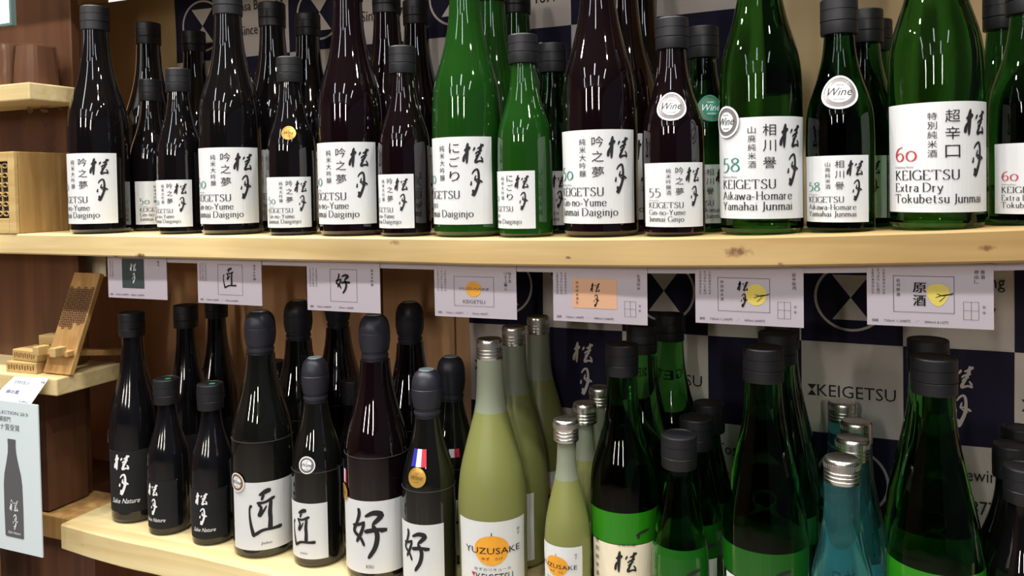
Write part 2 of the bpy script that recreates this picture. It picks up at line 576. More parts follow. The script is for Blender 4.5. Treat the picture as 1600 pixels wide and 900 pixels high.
TAKUMI = [[(88, 50, 14), (140, 22, 26), (176, 14, 20)], [(122, 44, 16), (110, 78, 14), (104, 88, 8)], [(70, 108, 16), (130, 106, 14), (204, 74, 20)],
          [(80, 116, 12), (102, 150, 16), (84, 214, 22)], [(88, 216, 16), (122, 168, 12), (142, 132, 8)], [(176, 84, 16), (166, 180, 22), (168, 240, 22), (164, 320, 26)],
          [(30, 124, 20), (14, 160, 10), (20, 260, 14), (40, 350, 20), (50, 356, 16)], [(46, 356, 20), (110, 320, 16), (190, 316, 16), (256, 312, 24)]]
YOSHI = [[(56, 4, 20), (60, 50, 22), (36, 120, 20), (14, 176, 24), (70, 222, 20), (96, 276, 18)], [(100, 104, 18), (74, 180, 22), (32, 254, 20)],
         [(0, 136, 18), (60, 122, 18), (104, 100, 16)], [(104, 62, 16), (170, 34, 30), (222, 54, 34), (158, 120, 22)],
         [(158, 120, 22), (190, 190, 28), (176, 280, 28), (124, 364, 22)], [(98, 172, 26), (170, 158, 26), (258, 162, 18), (214, 176, 10)]]


def calligraphy(fl, x, ytop, h, wk=1.0):
    """the two-character mark, height h, centred on x"""
    k = h / 460.0
    fl.brush(KATSURA, x - 98 * k, ytop, k, k, k * wk)
    fl.brush(TSUKI, x - 30 * k, ytop - 230 * k, k, k, k * wk)
    return fl


# ------------------------------------------------------------------ the setting
YW = 0.300                    # back wall
SHELF_X0, SHELF_X1 = -1.42, 0.52


def bow(x):
    """the upper plank rises a little towards its right end"""
    t = max(0.0, min(x, 0.30) + 0.40)
    return 0.045 * t * t + (0.063 * (x - 0.30) if x > 0.30 else 0)


def plank(name, x0, x1, y0, y1, z0, z1, mt, zf, n=60, wob=0.0015, skew=0.0):
    V, Fc = [], []
    rng = random.Random(3)
    for i in range(n + 1):
        x = x0 + (x1 - x0) * i / n
        d = zf(x)
        j = wob * math.sin(x * 9.0) + wob * 0.6 * math.sin(x * 23 + 1) + rng.uniform(-1, 1) * wob * 0.15 + skew * min(x - x0, 0.45)
        c = 0.002
        for (y, z) in ((y0 + j + c, z0), (y0 + j, z0 + c), (y0 + j * 0.7, z1 - c), (y0 + j * 0.7 + c, z1), (y1, z1), (y1, z0)):
            V.append((x, y, z + d))
    for i in range(n):
        for k in range(6):
            q = (k + 1) % 6
            Fc.append((i * 6 + k, (i + 1) * 6 + k, (i + 1) * 6 + q, i * 6 + q))
    Fc.append((0, 1, 2, 3, 4, 5))
    Fc.append(tuple(n * 6 + k for k in (5, 4, 3, 2, 1, 0)))
    return obj(name, mesh(name, V, Fc, mt, False))


ZL = -0.409                   # top of the lower shelf
tag(plank('shelf_board', SHELF_X0, SHELF_X1, 0.0, YW - 0.002, -0.029, 0.0, 'pine', bow),
    'long knotty pine shelf plank running across the middle under the upper bottles', 'shelf')
tag(plank('shelf_board', -1.022, SHELF_X1, 0.0, YW - 0.002, ZL - 0.036, ZL, 'pine_low', lambda x: 0.0, wob=0.003, skew=-0.05),
    'lower pine shelf plank with chipped front edge at the bottom left', 'shelf')
tag(plank('shelf_board', SHELF_X0, SHELF_X1, 0.02, YW - 0.002, 0.405, 0.435, 'pine', lambda x: 0.0),
    'pine shelf plank above the tallest upper bottles', 'shelf')

struct('wall_back', -1.9, 0.9, YW, YW + 0.02, -1.2, 1.4, 'ply', label='brown plywood wall behind the shelves')
for i, (a, b, z0, z1, mt) in enumerate(((-1.40, -0.60, 0.002, 0.404, 'ply_tan'), (-0.60, -0.02, 0.002, 0.404, 'ply_tan'), (-0.02, 0.52, 0.012, 0.404, 'ply_tan'),
                                        (-1.02, -0.815, ZL + .001, -0.03, 'ply'), (-0.812, -0.672, ZL + .001, -0.03, 'ply'), (-0.669, -0.545, ZL + .001, -0.03, 'ply'),
                                        (-0.542, 0.52, ZL + .001, -0.031, 'ply'))):
    o = struct('trim_%d' % (i + 1), a, b, YW - 0.006 - (0.002 if i in (1, 4) else 0), YW - 0.0005, z0 + (0.004 if b < 0 else 0.034 if z0 > 0 else 0), z1, mt, label='plywood lining panel behind the bottles')
struct('floor', -4, 3, -8, 0.6, -1.22, -1.2, 'floor_tile')
struct('ceiling', -4, 3, -8, 0.6, 1.40, 1.42, 'ceiling_paint')
struct('wall_front', -4, 3, -8.1, -8.0, -1.2, 1.4, 'umber')
struct('wall_left', -4.0, -3.9, -8, 0.32, -1.2, 1.4, 'umber')
struct('wall_side_support', -1.5, -1.0, 0.035, 0.295, -1.2, ZL - 0.037, 'umber', label='brown support panel under the lower shelf')

# ---- shallow unit on the left
XU = -1.088
u = thing('side_panel', (-1.29, 0.10, ZL))
tag(u, 'dark red-brown wooden upright panel at the left edge, behind the small shelves', 'panel')
box('board', -0.21, 0.202, -0.006, 0.008, 0.0, 0.379, 'umber', u, 0.001)
box('board', -0.21, 0.202, -0.006, 0.008, 0.4095, 0.813, 'umber', u, 0.001)
box('batten', -0.10, -0.07, -0.009, -0.0062, 0.52, 0.78, 'umber', u)
o = box('shelf_board', SHELF_X0, -1.058, 0.0, 0.092, 0.190, 0.2146, 'pale_x', None, 0.002)
tag(o, 'short pale shelf board at the upper left with a cut end', 'shelf')
o = box('shelf_board', SHELF_X0, -1.0218, 0.0, 0.110, -0.228, -0.2035, 'pale_x', None, 0.002)
tag(o, 'short shelf board at the lower left carrying the phone stand', 'shelf')
u = thing('display_cabinet', (-1.25, 0.05, ZL))
tag(u, 'brown wooden box under the phone stand shelf, behind the bottle poster', 'cabinet')
box('side_board', 0.155, 0.172, -0.025, 0.042, 0.0, 0.179, 'umber', u, 0.001)
box('front_board', -0.17, 0.155, -0.025, -0.012, 0.0, 0.179, 'umber', u, 0.001)
o = box('base_board', SHELF_X0, -1.024, 0.02, 0.115, ZL - 0.036, ZL - 0.002, 'stand_wood', None, 0.002)
tag(o, 'brown end of the base board beside the lower shelf, behind the poster', 'board')
u = thing('lattice_screen', (-1.19, -0.02, -0.58))
tag(u, 'pale wooden screen with dark middle at the bottom left corner', 'screen')
box('frame_stile', 0.045, 0.061, -0.006, 0.006, 0.0, 0.128, 'oak', u, 0.001)
box('frame_rail', -0.10, 0.045, -0.006, 0.006, 0.108, 0.128, 'oak', u, 0.001)
box('inner_panel', -0.10, 0.045, 0.0, 0.004, 0.0, 0.108, 'dark_hole', u)


# ------------------------------------------------------------------ wall banners
def banner(x0, ncol, z_top, sq_w, sq_h, nrow, phase, label):
    wd, ht = ncol * sq_w, nrow * sq_h
    root = thing('shop_banner', (x0, YW - 0.0085, z_top - ht))
    tag(root, label, 'banner', 'checkered cloth banners on the wall')

    def surf(off):
        def fn(x, z):
            return (x, -off - 0.0016 * math.sin(x * 34 + z * 6) - 0.0012 * math.sin(z * 31 + x * 9) - 0.0028, z)
        return fn
    def grid(xa, xb, za, zb, n):
        fl = Flat()
        V = [(xa + (xb - xa) * i / n, za + (zb - za) * j / n) for j in range(n + 1) for i in range(n + 1)]
        Fc = [(j * (n + 1) + i, j * (n + 1) + i + 1, (j + 1) * (n + 1) + i + 1, (j + 1) * (n + 1) + i) for j in range(n) for i in range(n)]
        return fl.add(V, Fc)
    cl = obj('cloth', grid(0, wd, 0, ht, 60).mapped('cloth', surf(0), 'cloth_white'), root)
    for j in range(nrow):
        for i in range(ncol):
            xa, za = i * sq_w, ht - (j + 1) * sq_h
            cx, cz = xa + sq_w / 2, za + sq_h / 2
            if (i + j + phase) % 2 == 0:
                nv = obj('navy_square', grid(xa, xa + sq_w, za, za + sq_h, 8).mapped('navy_square', surf(0.0006), 'cloth_navy'), root)
                fl = Flat()
                if (j + phase) % 2 == 0:      # hourglass in a ring
                    R = sq_w * 0.365
                    fl.disc(cx, cz, R, R, 40, 0.925)
                    for sgn in (1, -1):
                        for a in range(4):     # triangles in slices so that they follow the cloth
                            t0, t1 = a / 4, (a + 1) / 4
                            hw = R * 0.50
                            fl.poly([(cx - hw * t0, cz + sgn * R * 0.66 * t0), (cx + hw * t0 + 1e-6, cz + sgn * R * 0.66 * t0),
                                     (cx + hw * t1, cz + sgn * R * 0.66 * t1), (cx - hw * t1, cz + sgn * R * 0.66 * t1)])
                else:
                    calligraphy(fl, cx + sq_w * 0.02, za + sq_h * 0.84, sq_h * 0.64, 1.3)
                if fl.V:
                    obj('emblem', fl.mapped('emblem', surf(0.0016), 'cloth_white'), nv)
            else:
                fl = Flat()
                if (j + phase) % 2 == 0:
                    fl.fit('Tosa Brewing', xa + sq_w * .08, cz + sq_h * 0.10, xa + sq_w * .92, cz + sq_h * 0.27)
                    fl.fit('Since 1877', xa + sq_w * .16, cz - sq_h * 0.20, xa + sq_w * .84, cz - sq_h * 0.06)
                else:
                    k = sq_w
                    fl.fit('KEIGETSU', xa + .16 * k, cz - .10 * k, xa + .93 * k, cz + .03 * k)
                    for sgn in (1, -1):
                        fl.poly([(xa + .105 * k, cz - .035 * k), (xa + .15 * k, cz - .035 * k + sgn * .06 * k), (xa + .06 * k, cz - .035 * k + sgn * .06 * k)])
                obj('lettering', fl.mapped('lettering', surf(0.0012), 'ink'), cl)
    return root


banner(-1.072, 8, 0.28 + 0.118, 0.1203, 0.118, 2, 0, 'checkered navy and white cloth banner behind the upper row of bottles')
banner(-0.5158, 8, -0.147 + 0.115, 0.1163, 0.1148, 3, 0, 'checkered navy and white cloth banner behind the lower green bottles')


# ------------------------------------------------------------------ bottles
def resample(pts, n=44):
    pts = sorted(pts)
    z = np.array([p[0] for p in pts], float)
    r = np.array([p[1] for p in pts], float)
    # monotone-ish smoothing by cosine between knots is too stiff; use Catmull-Rom on r(z)
    zs = np.linspace(z[0], z[-1], n)
    d = np.gradient(r, z)
    out = []
    for q in zs:
        i = min(max(np.searchsorted(z, q) - 1, 0), len(z) - 2)
        h = z[i + 1] - z[i]
        t = (q - z[i]) / h
        out.append((1 + 2 * t) * (1 - t) ** 2 * r[i] + t * (1 - t) ** 2 * h * d[i] + t * t * (3 - 2 * t) * r[i + 1] + t * t * (t - 1) * h * d[i + 1])
    return list(zip(zs, out))


SHAPES = {   # (height fraction, radius fraction), neck radius as fraction of body radius is the last value
    'classic': [(0.02, 1.0), (0.22, 1.0), (0.43, 1.0), (0.50, .975), (0.55, .915), (0.60, .80), (0.65, .68), (0.70, .585), (0.76, .50), (0.83, .45), (0.90, .425)],
    'cone': [(0.02, 1.0), (0.20, 1.0), (0.36, 1.0), (0.43, .965), (0.50, .88), (0.57, .77), (0.64, .66), (0.70, .57), (0.76, .49), (0.83, .44), (0.90, .42)],
    'yuzu': [(0.02, 1.0), (0.20, 1.0), (0.40, 1.0), (0.48, .93), (0.55, .81), (0.62, .67), (0.68, .55), (0.73, .465), (0.80, .41), (0.88, .385), (0.93, .38)],
    'flask': [(0.02, 1.0), (0.14, 1.0), (0.30, 1.0), (0.42, .93), (0.52, .80), (0.60, .69), (0.68, .60), (0.76, .56), (0.83, .545), (0.92, .54)],
}
_bc = {}


def body_profile(shape, h, r):
    pr = [(a * h, b * r) for a, b in SHAPES[shape]]
    return pr


def radius_at(shape, h, r):
    pr = resample(body_profile(shape, h, r), 80)
    zs = np.array([p[0] for p in pr])
    rs = np.array([p[1] for p in pr])
    return lambda z: float(np.interp(z, zs, rs))


def glass_mesh(shape, h, r, mt, top, split=None, mt2=None):
    key = ('glass', shape, h, r, mt, top, split)
    if key not in _bc:
        rf = radius_at(shape, h, r)
        zs = [0.02 * h + (top - 0.02 * h) * i / 40 for i in range(41)]
        if split:
            zs = sorted(zs + [split])
        pr = [(0.0, r * 0.80), (0.0006, r * 0.86), (0.003, r * 0.955), (0.006, r * 0.99)] + [(z, rf(z)) for z in zs]
        _bc[key] = lathe('glass', pr, [mt] + ([mt2] if mt2 else []), 48, split)
    return _bc[key]


def cap_meshes(kind, h, r):
    """returns [(part name, mesh, parent part or None)], and the height where the cap begins"""
    key = ('cap', kind, h, r)
    if key in _bc:
        return _bc[key]
    if kind == 'screw':
        ch = 0.034 if r > 0.017 else 0.032
        z0 = h - ch
        a = lathe('cap', [(z0 + 0.012, r * 0.97), (z0 + 0.0125, r), (z0 + ch * .655, r * 0.995), (z0 + ch * .66, r * 0.97), (z0 + ch * .675, r * 0.97), (z0 + ch * .68, r * 0.995),
                          (h - 0.0016, r * 0.99), (h - 0.0004, r * 0.955), (h - 0.0001, r * 0.90), (h - 0.0009, r * 0.86), (h - 0.0010, r * 0.3)], ['cap_black'], 40, sharp=20)
        b = lathe('tear_band', [(z0, r * 0.965), (z0 + 0.001, r * 0.985), (z0 + 0.0112, r * 0.99), (z0 + 0.0118, r * 0.96)], ['cap_black'], 40, sharp=20)
        out = ([('cap', a, None), ('tear_band', b, 'cap')], z0 + 0.002)
    elif kind == 'dome':
        ch = 0.056
        z0 = h - ch
        a = lathe('cap', [(z0, r * .80), (z0 + .004, r * .81), (z0 + .0045, r * .87), (z0 + .0075, r * .87), (z0 + .008, r * .82), (z0 + .012, r * .83), (z0 + .0125, r * .90),
                          (z0 + .018, r * .95), (z0 + .024, r), (z0 + .034, r * 1.0), (z0 + .0345, r * .97), (z0 + .0355, r * .99), (z0 + .042, r * .96), (z0 + .048, r * .88), (z0 + .052, r * .76),
                          (h - .0015, r * .60), (h - .0004, r * .50), (h - .0004, r * .2)], ['capsule_navy'], 40)
        b = lathe('cap_disc', [(h - .0004, r * .52), (h + .0003, r * .50), (h + .0004, r * .2)], ['capsule_disc'], 32)
        out = ([('cap', a, None), ('cap_disc', b, 'cap')], z0 + 0.001)
    else:   # ridged aluminium
        ch = 0.0235
        z0 = h - ch
        pr = [(z0, r * .97), (z0 + .0006, r)]
        for q in (0.18, 0.34, 0.50):
            pr += [(z0 + ch * (q - .03), r), (z0 + ch * q, r * .955), (z0 + ch * (q + .03), r)]
        pr += [(h - .0045, r), (h - .0022, r * .985), (h - .0008, r * .94), (h - .0002, r * .88), (h - .0006, r * .80), (h - .0006, r * .2)]
        a = lathe('cap', pr, ['aluminium'], 40)
        V, Fc = [], []
        for i in range(40):                                # knurled band
            an = 2 * math.pi * i / 40
            bx, bf = box_geo(-0.0006, 0.0006, -r - 0.0004, -r + 0.001, z0 + ch * .60, z0 + ch * .80)
            n = len(V)
            V += [(p[0] * math.cos(an) - p[1] * math.sin(an), p[0] * math.sin(an) + p[1] * math.cos(an), p[2]) for p in bx]
            Fc += [tuple(k + n for k in f) for f in bf]
        b = mesh('knurled_band', V, Fc, 'aluminium')
        out = ([('cap', a, None), ('knurled_band', b, 'cap')], z0 + 0.002)
    _bc[key] = out
    return out


def wrapper(rf, a0, off, z0, xc):
    """flat artwork (mm, x from the left edge) onto the bottle wall; xc is the x that faces angle a0"""
    def fn(x, y):
        z = z0 + y * 0.001
        rr = rf(z) + off
        a = a0 + (x - xc) * 0.001 / rf(z0 + 0.01)
        return (rr * math.sin(a), -rr * math.cos(a), z)
    return fn


def paper_sheet(wd, ht, n=26, m_=4):
    fl = Flat()
    V = [(wd * i / n, ht * j / m_) for j in range(m_ + 1) for i in range(n + 1)]
    Fc = [(j * (n + 1) + i, j * (n + 1) + i + 1, (j + 1) * (n + 1) + i + 1, (j + 1) * (n + 1) + i) for j in range(m_) for i in range(n)]
    return fl.add(V, Fc)


LX = 1.05


def white_label(col1, col2, lines, num, numcol, small):
    """artwork of the big white label, 106 x 97 mm: list of (ink, Flat)"""
    H_ = 97
    a = Flat()
    calligraphy(a, 80 * LX, H_ - 7, 58, 1.3)
    n2 = len(col2)
    if n2 == 3:
        for c, yt in zip(col2, (7, 22, 38)):
            a.fit(c, 53.5 * LX, H_ - yt - 11, 65 * LX, H_ - yt)
    for i, c in enumerate(col1):
        st = 41.0 / len(col1)
        a.fit(c, 40.5 * LX, H_ - 9 - i * st - 6.6, 47.5 * LX, H_ - 9 - i * st)
    for s, yb, ch, wd in lines:
        a.roman(s, 11.5 * LX, H_ - yb, ch, wd)
    b = Flat()
    if num:
        b.roman(num, 11.5 * LX, H_ - 51, 12.5, 21, 0.9)
    c = Flat()
    c.fit('Polishing Ratio', 11.5 * LX, H_ - 58, 31, H_ - 55.6)
    return [('ink', a), (numcol, b), ('ink_grey', c)]


GIN = [('KEIGETSU', 68, 8.4, 55), ('Gin-no-Yume', 78.5, 7.6, 58), ('Junmai Daiginjo', 88.5, 7.6, 70)]
ART = {
    'gin50': white_label('純米大吟醸', '吟之夢', GIN, '50', 'ink_green', 1),
    'gin55': white_label('純米吟醸酒', '吟之夢', [GIN[0], GIN[1], ('Junmai Ginjo', 88.5, 7.6, 56)], '55', 'ink_grey', 1),
    'nigori': white_label('純米大吟醸', 'にごり', [GIN[0], ('Nigori', 78.5, 7.6, 24), GIN[2]], '50', 'ink_green', 1),
    'aikawa': white_label('山廃純米酒', '相川譽', [GIN[0], ('Aikawa-Homare', 78.5, 7.6, 72), ('Yamahai Junmai', 88.5, 7.6, 72)], '58', 'ink_green', 1),
    'dry': white_label('特別純米酒', '超辛口', [GIN[0], ('Extra Dry', 78.5, 7.6, 42), ('Tokubetsu Junmai', 88.5, 7.6, 77)], '60', 'ink_red', 1),
}


def nature_art():
    a = Flat()
    calligraphy(a, 36, 82, 56, 1.5)
    a.fit('Sake Nature', 18, 13, 59, 20, 0.4)
    a.rect(0, 86.2, 80, 86.8)
    return [('ink_white', a)]


def one_char(strokes, word, wd, cx):
    a = Flat()
    bw = 270
    k = 60.0 / 365
    a.brush(strokes, cx - bw * k / 2, 78, k, k, k * (1.45 if strokes is TAKUMI else 1.22))
    a.fit(word, cx - wd / 2, 6.5, cx + wd / 2, 10.5)
    return [('ink', a)]


def yuzu_art():
    o = Flat().disc(44, 50, 19.5, 16.5, 36, 0.0, 0.02)
    t = Flat()
    t.rect(43.6, 66.5, 44.6, 70)
    t.fit('YUZUSAKE', 12, 46, 78, 53)
    t.fit('ゆず　さけ', 33, 39, 56, 42.5)
    t.fit('ゆずのリキュール', 24, 27, 66, 30.5)
    t.fit('KEIGETSU', 26, 15, 68, 24)
    t.column('ゆず', 76, 72, 5, 4)
    rr = Flat()
    for s in (1, -1):
        rr.poly([(22.5, 19.5), (22.5 + 3, 19.5 + s * 4.5), (22.5 - 3, 19.5 + s * 4.5)])
    return [('ink_orange', o), ('ink', t), ('ink_red', rr)]


def cream_art():
    a = Flat()
    calligraphy(a, 42, 66, 58, 1.2)
    a.fit('土佐之国', 33, 71, 52, 74)
    a.column('特別純米酒', 8, 74, 9, 5)
    a.column('銀の', 76, 74, 9, 5)
    return [('ink', a)]


def green_art():
    a = Flat()
    a.column('純米酒', 12, 52, 9, 5)
    a.fit('桂月', 30, 18, 54, 44)
    return [('ink', a)]


ART.update({'nature': nature_art(), 'takumi': one_char(TAKUMI, 'John', 13, 48), 'yoshi': one_char(YOSHI, 'KOU', 9, 45), 'takumi_s': one_char(TAKUMI, 'John', 13, 38.5), 'yoshi_s': one_char(YOSHI, 'KOU', 9, 42), 'yuzu': yuzu_art(), 'cream': cream_art(), 'plain': green_art()})

# type: shape, height, radius, glass, cap kind, cap radius, label (art, width, height, bottom, scale, paper), extras
T = {
    'gin_large': ('classic', .319, .040, 'black_glass', 'screw', .0188, ('gin50', 106, 97, .0145, 1.0, 'paper'), {'back': 1}),
    'gin_plum': ('classic', .319, .040, 'plum_glass', 'screw', .0188, ('gin50', 106, 97, .0145, 1.0, 'paper'), {'back': 1}),
    'gin_small': ('classic', .222, .0305, 'black_glass', 'screw', .0160, ('gin50', 106, 97, .0100, .64, 'paper'), {'back': 1}),
    'gin_small_plum': ('classic', .222, .0305, 'plum_glass', 'screw', .0160, ('gin50', 106, 97, .0100, .64, 'paper'), {'back': 1}),
    'gin55_small': ('classic', .222, .0315, 'plum_glass', 'screw', .0170, ('gin55', 106, 97, .0100, .66, 'paper'), {}),
    'nigori_large': ('classic', .319, .040, 'cloudy_green', 'screw', .0188, ('nigori', 106, 97, .0145, 1.0, 'paper'), {}),
    'nigori_small': ('classic', .222, .0305, 'cloudy_green', 'screw', .0165, ('nigori', 106, 97, .0100, .64, 'paper'), {}),
    'aikawa_large': ('classic', .319, .040, 'dark_green_glass', 'screw', .0188, ('aikawa', 106, 97, .0160, 1.0, 'paper'), {}),
    'aikawa_small': ('classic', .222, .0310, 'deep_green_glass', 'screw', .0172, ('aikawa', 106, 97, .0100, .64, 'paper'), {}),
    'dry_large': ('classic', .319, .040, 'dark_green_glass', 'screw', .0188, ('dry', 106, 97, .0160, 1.0, 'paper'), {}),
    'dry_small': ('classic', .222, .0310, 'deep_green_glass', 'screw', .0172, ('dry', 106, 97, .0100, .64, 'paper'), {}),
    'nature_large': ('classic', .294, .0330, 'satin_black_glass', 'screw', .0180, ('nature', 80, 87, .0170, 1.0, 'paper_black'), {}),
    'nature_small': ('classic', .209, .0275, 'satin_black_glass', 'screw', .0172, ('nature', 80, 87, .0100, .75, 'paper_black'), {'dot': 1}),
    'takumi_large': ('classic', .309, .0395, 'smoke_glass', 'dome', .0200, ('takumi', 96, 86, .0120, 1.0, 'paper'), {'seam': .148}),
    'takumi_small': ('classic', .254, .0315, 'smoke_glass', 'dome', .0172, ('takumi_s', 77, 86, .0120, .80, 'paper'), {'seam': .118, 'back': 1}),
    'yoshi_large': ('classic', .312, .0395, 'plum_glass', 'dome', .0190, ('yoshi', 90, 86, .0120, 1.0, 'paper'), {'seam': .148}),
    'yoshi_small': ('classic', .252, .0315, 'smoke_glass', 'dome', .0180, ('yoshi_s', 84, 86, .0120, .80, 'paper'), {'seam': .118, 'back': 1}),
    'yuzu_large': ('yuzu', .291, .0390, 'frosted_liquid', 'ridged', .0150, ('yuzu', 88, 82, .0120, 1.0, 'paper'), {'split': .208}),
    'yuzu_small': ('yuzu', .211, .0250, 'frosted_liquid', 'ridged', .0138, ('yuzu', 88, 82, .0260, .66, 'paper'), {'split': .146}),
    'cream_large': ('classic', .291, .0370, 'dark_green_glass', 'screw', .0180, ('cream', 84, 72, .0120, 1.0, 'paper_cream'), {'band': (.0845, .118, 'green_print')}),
    'green_small': ('cone', .205, .0290, 'dark_green_glass', 'screw', .0185, ('plain', 84, 80, .0100, .60, 'paper'), {'band': (.059, .094, 'green_print_dark')}),
    'green_large': ('cone', .300, .0415, 'dark_green_glass', 'screw', .0200, ('plain', 84, 66, .0120, 1.0, 'paper'), {'band': (.079, .108, 'green_print_dark')}),
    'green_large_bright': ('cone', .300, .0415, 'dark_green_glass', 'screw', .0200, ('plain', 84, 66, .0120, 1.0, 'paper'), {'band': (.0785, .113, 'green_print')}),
    'green_rear': ('classic', .300, .0385, 'clear_green', 'screw', .0180, None, {}),
    'black_rear_small': ('classic', .205, .0290, 'black_glass', 'screw', .0165, None, {}),
    'aqua_small': ('flask', .199, .0300, 'aqua_glass', 'ridged', .0165, ('plain', 84, 66, .0100, .70, 'paper'), {}),
}
_tp = {}


def type_parts(key):
    """meshes of one kind of bottle, label facing angle 0: list of (name, mesh, parent name)"""
    if key in _tp:
        return _tp[key]
    shape, h, r, gl, ck, cr, lab, ex = T[key]
    rf = radius_at(shape, h, r)
    caps, ctop = cap_meshes(ck, h, cr)
    split = ex.get('split')
    parts = [('glass', glass_mesh(shape, h, r, gl, ctop, split, 'frosted_neck' if split else None), None)] + caps
    if lab:
        art, lw, lh, lz, sc, pap = lab
        ww = lw * sc

        def fn(off):
            g = wrapper(rf, 0.0, off, lz, ww / 2)
            return lambda x, y: g(x * sc, y * sc)
        parts.append(('label', paper_sheet(lw, lh).mapped('label', fn(0.00035), pap), None))
        for i, (ink, fl) in enumerate(ART[art]):
            if fl.V:
                parts.append((('lettering', 'numeral', 'small_print')[i] if art not in ('yuzu',) else ('fruit_print', 'lettering', 'emblem')[i],
                              fl.mapped('print', fn(0.0008 if not (art == 'yuzu' and i == 1) else 0.0011), ink), 'label'))
        if ex.get('back'):
            bw = 60 * r / .04
            parts.append(('back_label_or_glow', paper_sheet(bw, lh * sc).mapped('back_label_or_glow', wrapper(rf, math.pi + (0.55 if lw > 70 else 0.2), 0.00035, lz, bw / 2), 'paper_back'), None))
    if 'band' in ex:  # front strip painted as the back label glowing through the glass
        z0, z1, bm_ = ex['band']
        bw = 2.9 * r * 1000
        parts.append(('back_label_or_glow', paper_sheet(bw, (z1 - z0) * 1000, 30).mapped('back_label_or_glow', wrapper(rf, 0.0, 0.00025, z0, bw / 2), bm_), None))
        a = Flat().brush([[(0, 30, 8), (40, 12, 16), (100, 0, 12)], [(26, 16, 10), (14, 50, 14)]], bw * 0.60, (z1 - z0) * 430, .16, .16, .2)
        parts.append(('lettering', a.mapped('print', wrapper(rf, 0.0, 0.0006, z0, bw / 2), 'ink'), 'back_label_or_glow'))
    if 'seam' in ex:
        zz = ex['seam']
        rr = rf(zz)
        parts.append(('film_edge', lathe('film_edge', [(zz - .0005, rr), (zz - .0003, rr + .0004), (zz + .0003, rr + .0004), (zz + .0004, rr)], ['film_line'], 48), None))
    if 'dot' in ex:
        d = Flat().disc(0.0, 0.0, 4.2, n=16)
        parts.append(('dot_sticker', d.mapped('dot_sticker', lambda x, y: (x * .001 + .003, y * .001, h - 0.0007), 'dot_green'), 'cap'))
    _tp[key] = parts
    return parts


def seal(root, key, z, ang, rad, kind):
    """round award sticker on the bottle wall"""
    shape, h, r = T[key][:3]
    rf = radius_at(shape, h, r)
    lab = T[key][6]
    on_label = lab and lab[3] - .02 < z < lab[3] + lab[2] * lab[4] * .001 + .02
    off = 0.0014 if on_label else 0.0005

    def fn(o_):
        def g(x, y):
            zz = z + y * .001
            rr = rf(zz) + off + o_
            a = ang + x * .001 / rf(z)
            return (rr * math.sin(a), -rr * math.cos(a), zz)
        return g
    base, inner, txt = {'silver': ('silver_foil', 'ink_white', 'ink'), 'bronze': ('bronze_foil', 'ink_white', 'ink'),
                        'gold': ('gold_foil', 'gold_foil', 'burnt'), 'green': ('seal_green', 'ink_green', 'ink_white')}[kind]
    s = obj('award_seal', Flat().disc(0, 0, rad, n=32).mapped('award_seal', fn(0), base), root)
    s['label'] = kind + ' round award sticker'
    obj('rim', Flat().disc(0, 0, rad, n=32, r_in=.88).mapped('rim', fn(0.0004), inner if kind != 'gold' else 'gold_foil'), s)
    if kind != 'gold':
        obj('centre', Flat().disc(0, 0, rad * .62, n=28).mapped('centre', fn(0.0004), inner), s)
    t = Flat()
    t.fit('Wine', -rad * .62, -rad * .2, rad * .66, rad * .28, 0.4)
    t.fit('SAKE', -rad * .26, rad * .38, rad * .26, rad * .50)
    t.fit('AWARD', -rad * .30, -rad * .48, rad * .30, -rad * .36)
    obj('lettering', t.mapped('lettering', fn(0.0008), txt), s)
    return s


def ribbon(root, key, z, ang, wd, ht):
    """tricolour strip above a medal"""
    shape, h, r = T[key][:3]
    rf = radius_at(shape, h, r)
    rb = None
    for i, c in enumerate(('ribbon_blue', 'ink_white', 'ribbon_red')):
        fl = Flat()
        x0 = -wd / 2 + i * wd / 3
        for q in range(4):
            fl.rect(x0, -ht / 2 + q * ht / 4, x0 + wd / 3, -ht / 2 + (q + 1) * ht / 4)

        def g(x, y):
            zz = z + y * .001
            rr = rf(zz) + .0007
            a = ang + x * .001 / rf(z)
            return (rr * math.sin(a), -rr * math.cos(a), zz)
        o = obj('ribbon' if i == 0 else 'ribbon_stripe', fl.mapped('ribbon', g, c), root if i == 0 else rb)
        rb = rb or o
    return rb


def bottle(key, px, py, Y, phi, label, group, z=None, name='sake_bottle', bare=False, X=None):
    """px, py: a pixel on the bottle's axis; Y: depth of the axis; phi: which way the label faces, degrees right of the camera"""
    p = P(px, py, Y)
    if X is not None:
        p.x = X
    zz = bow(p.x) if z is None else z
    rz = math.atan2(CAM.x - p.x, -(CAM.y - Y)) + math.radians(phi)
    root = thing(name, (p.x, Y, zz), rz)
    tag(root, label, 'bottle', group)
    by = {}
    for nm, me, par in type_parts(key):
        if bare and (nm in ('numeral', 'small_print', 'lettering') or par == 'label'):
            continue
        o = obj(nm, me, by[par] if par else root)
        if nm not in by:
            by[nm] = o
    return root


GU = 'bottles on the upper shelf'
R2, R3 = 0.135, 0.216
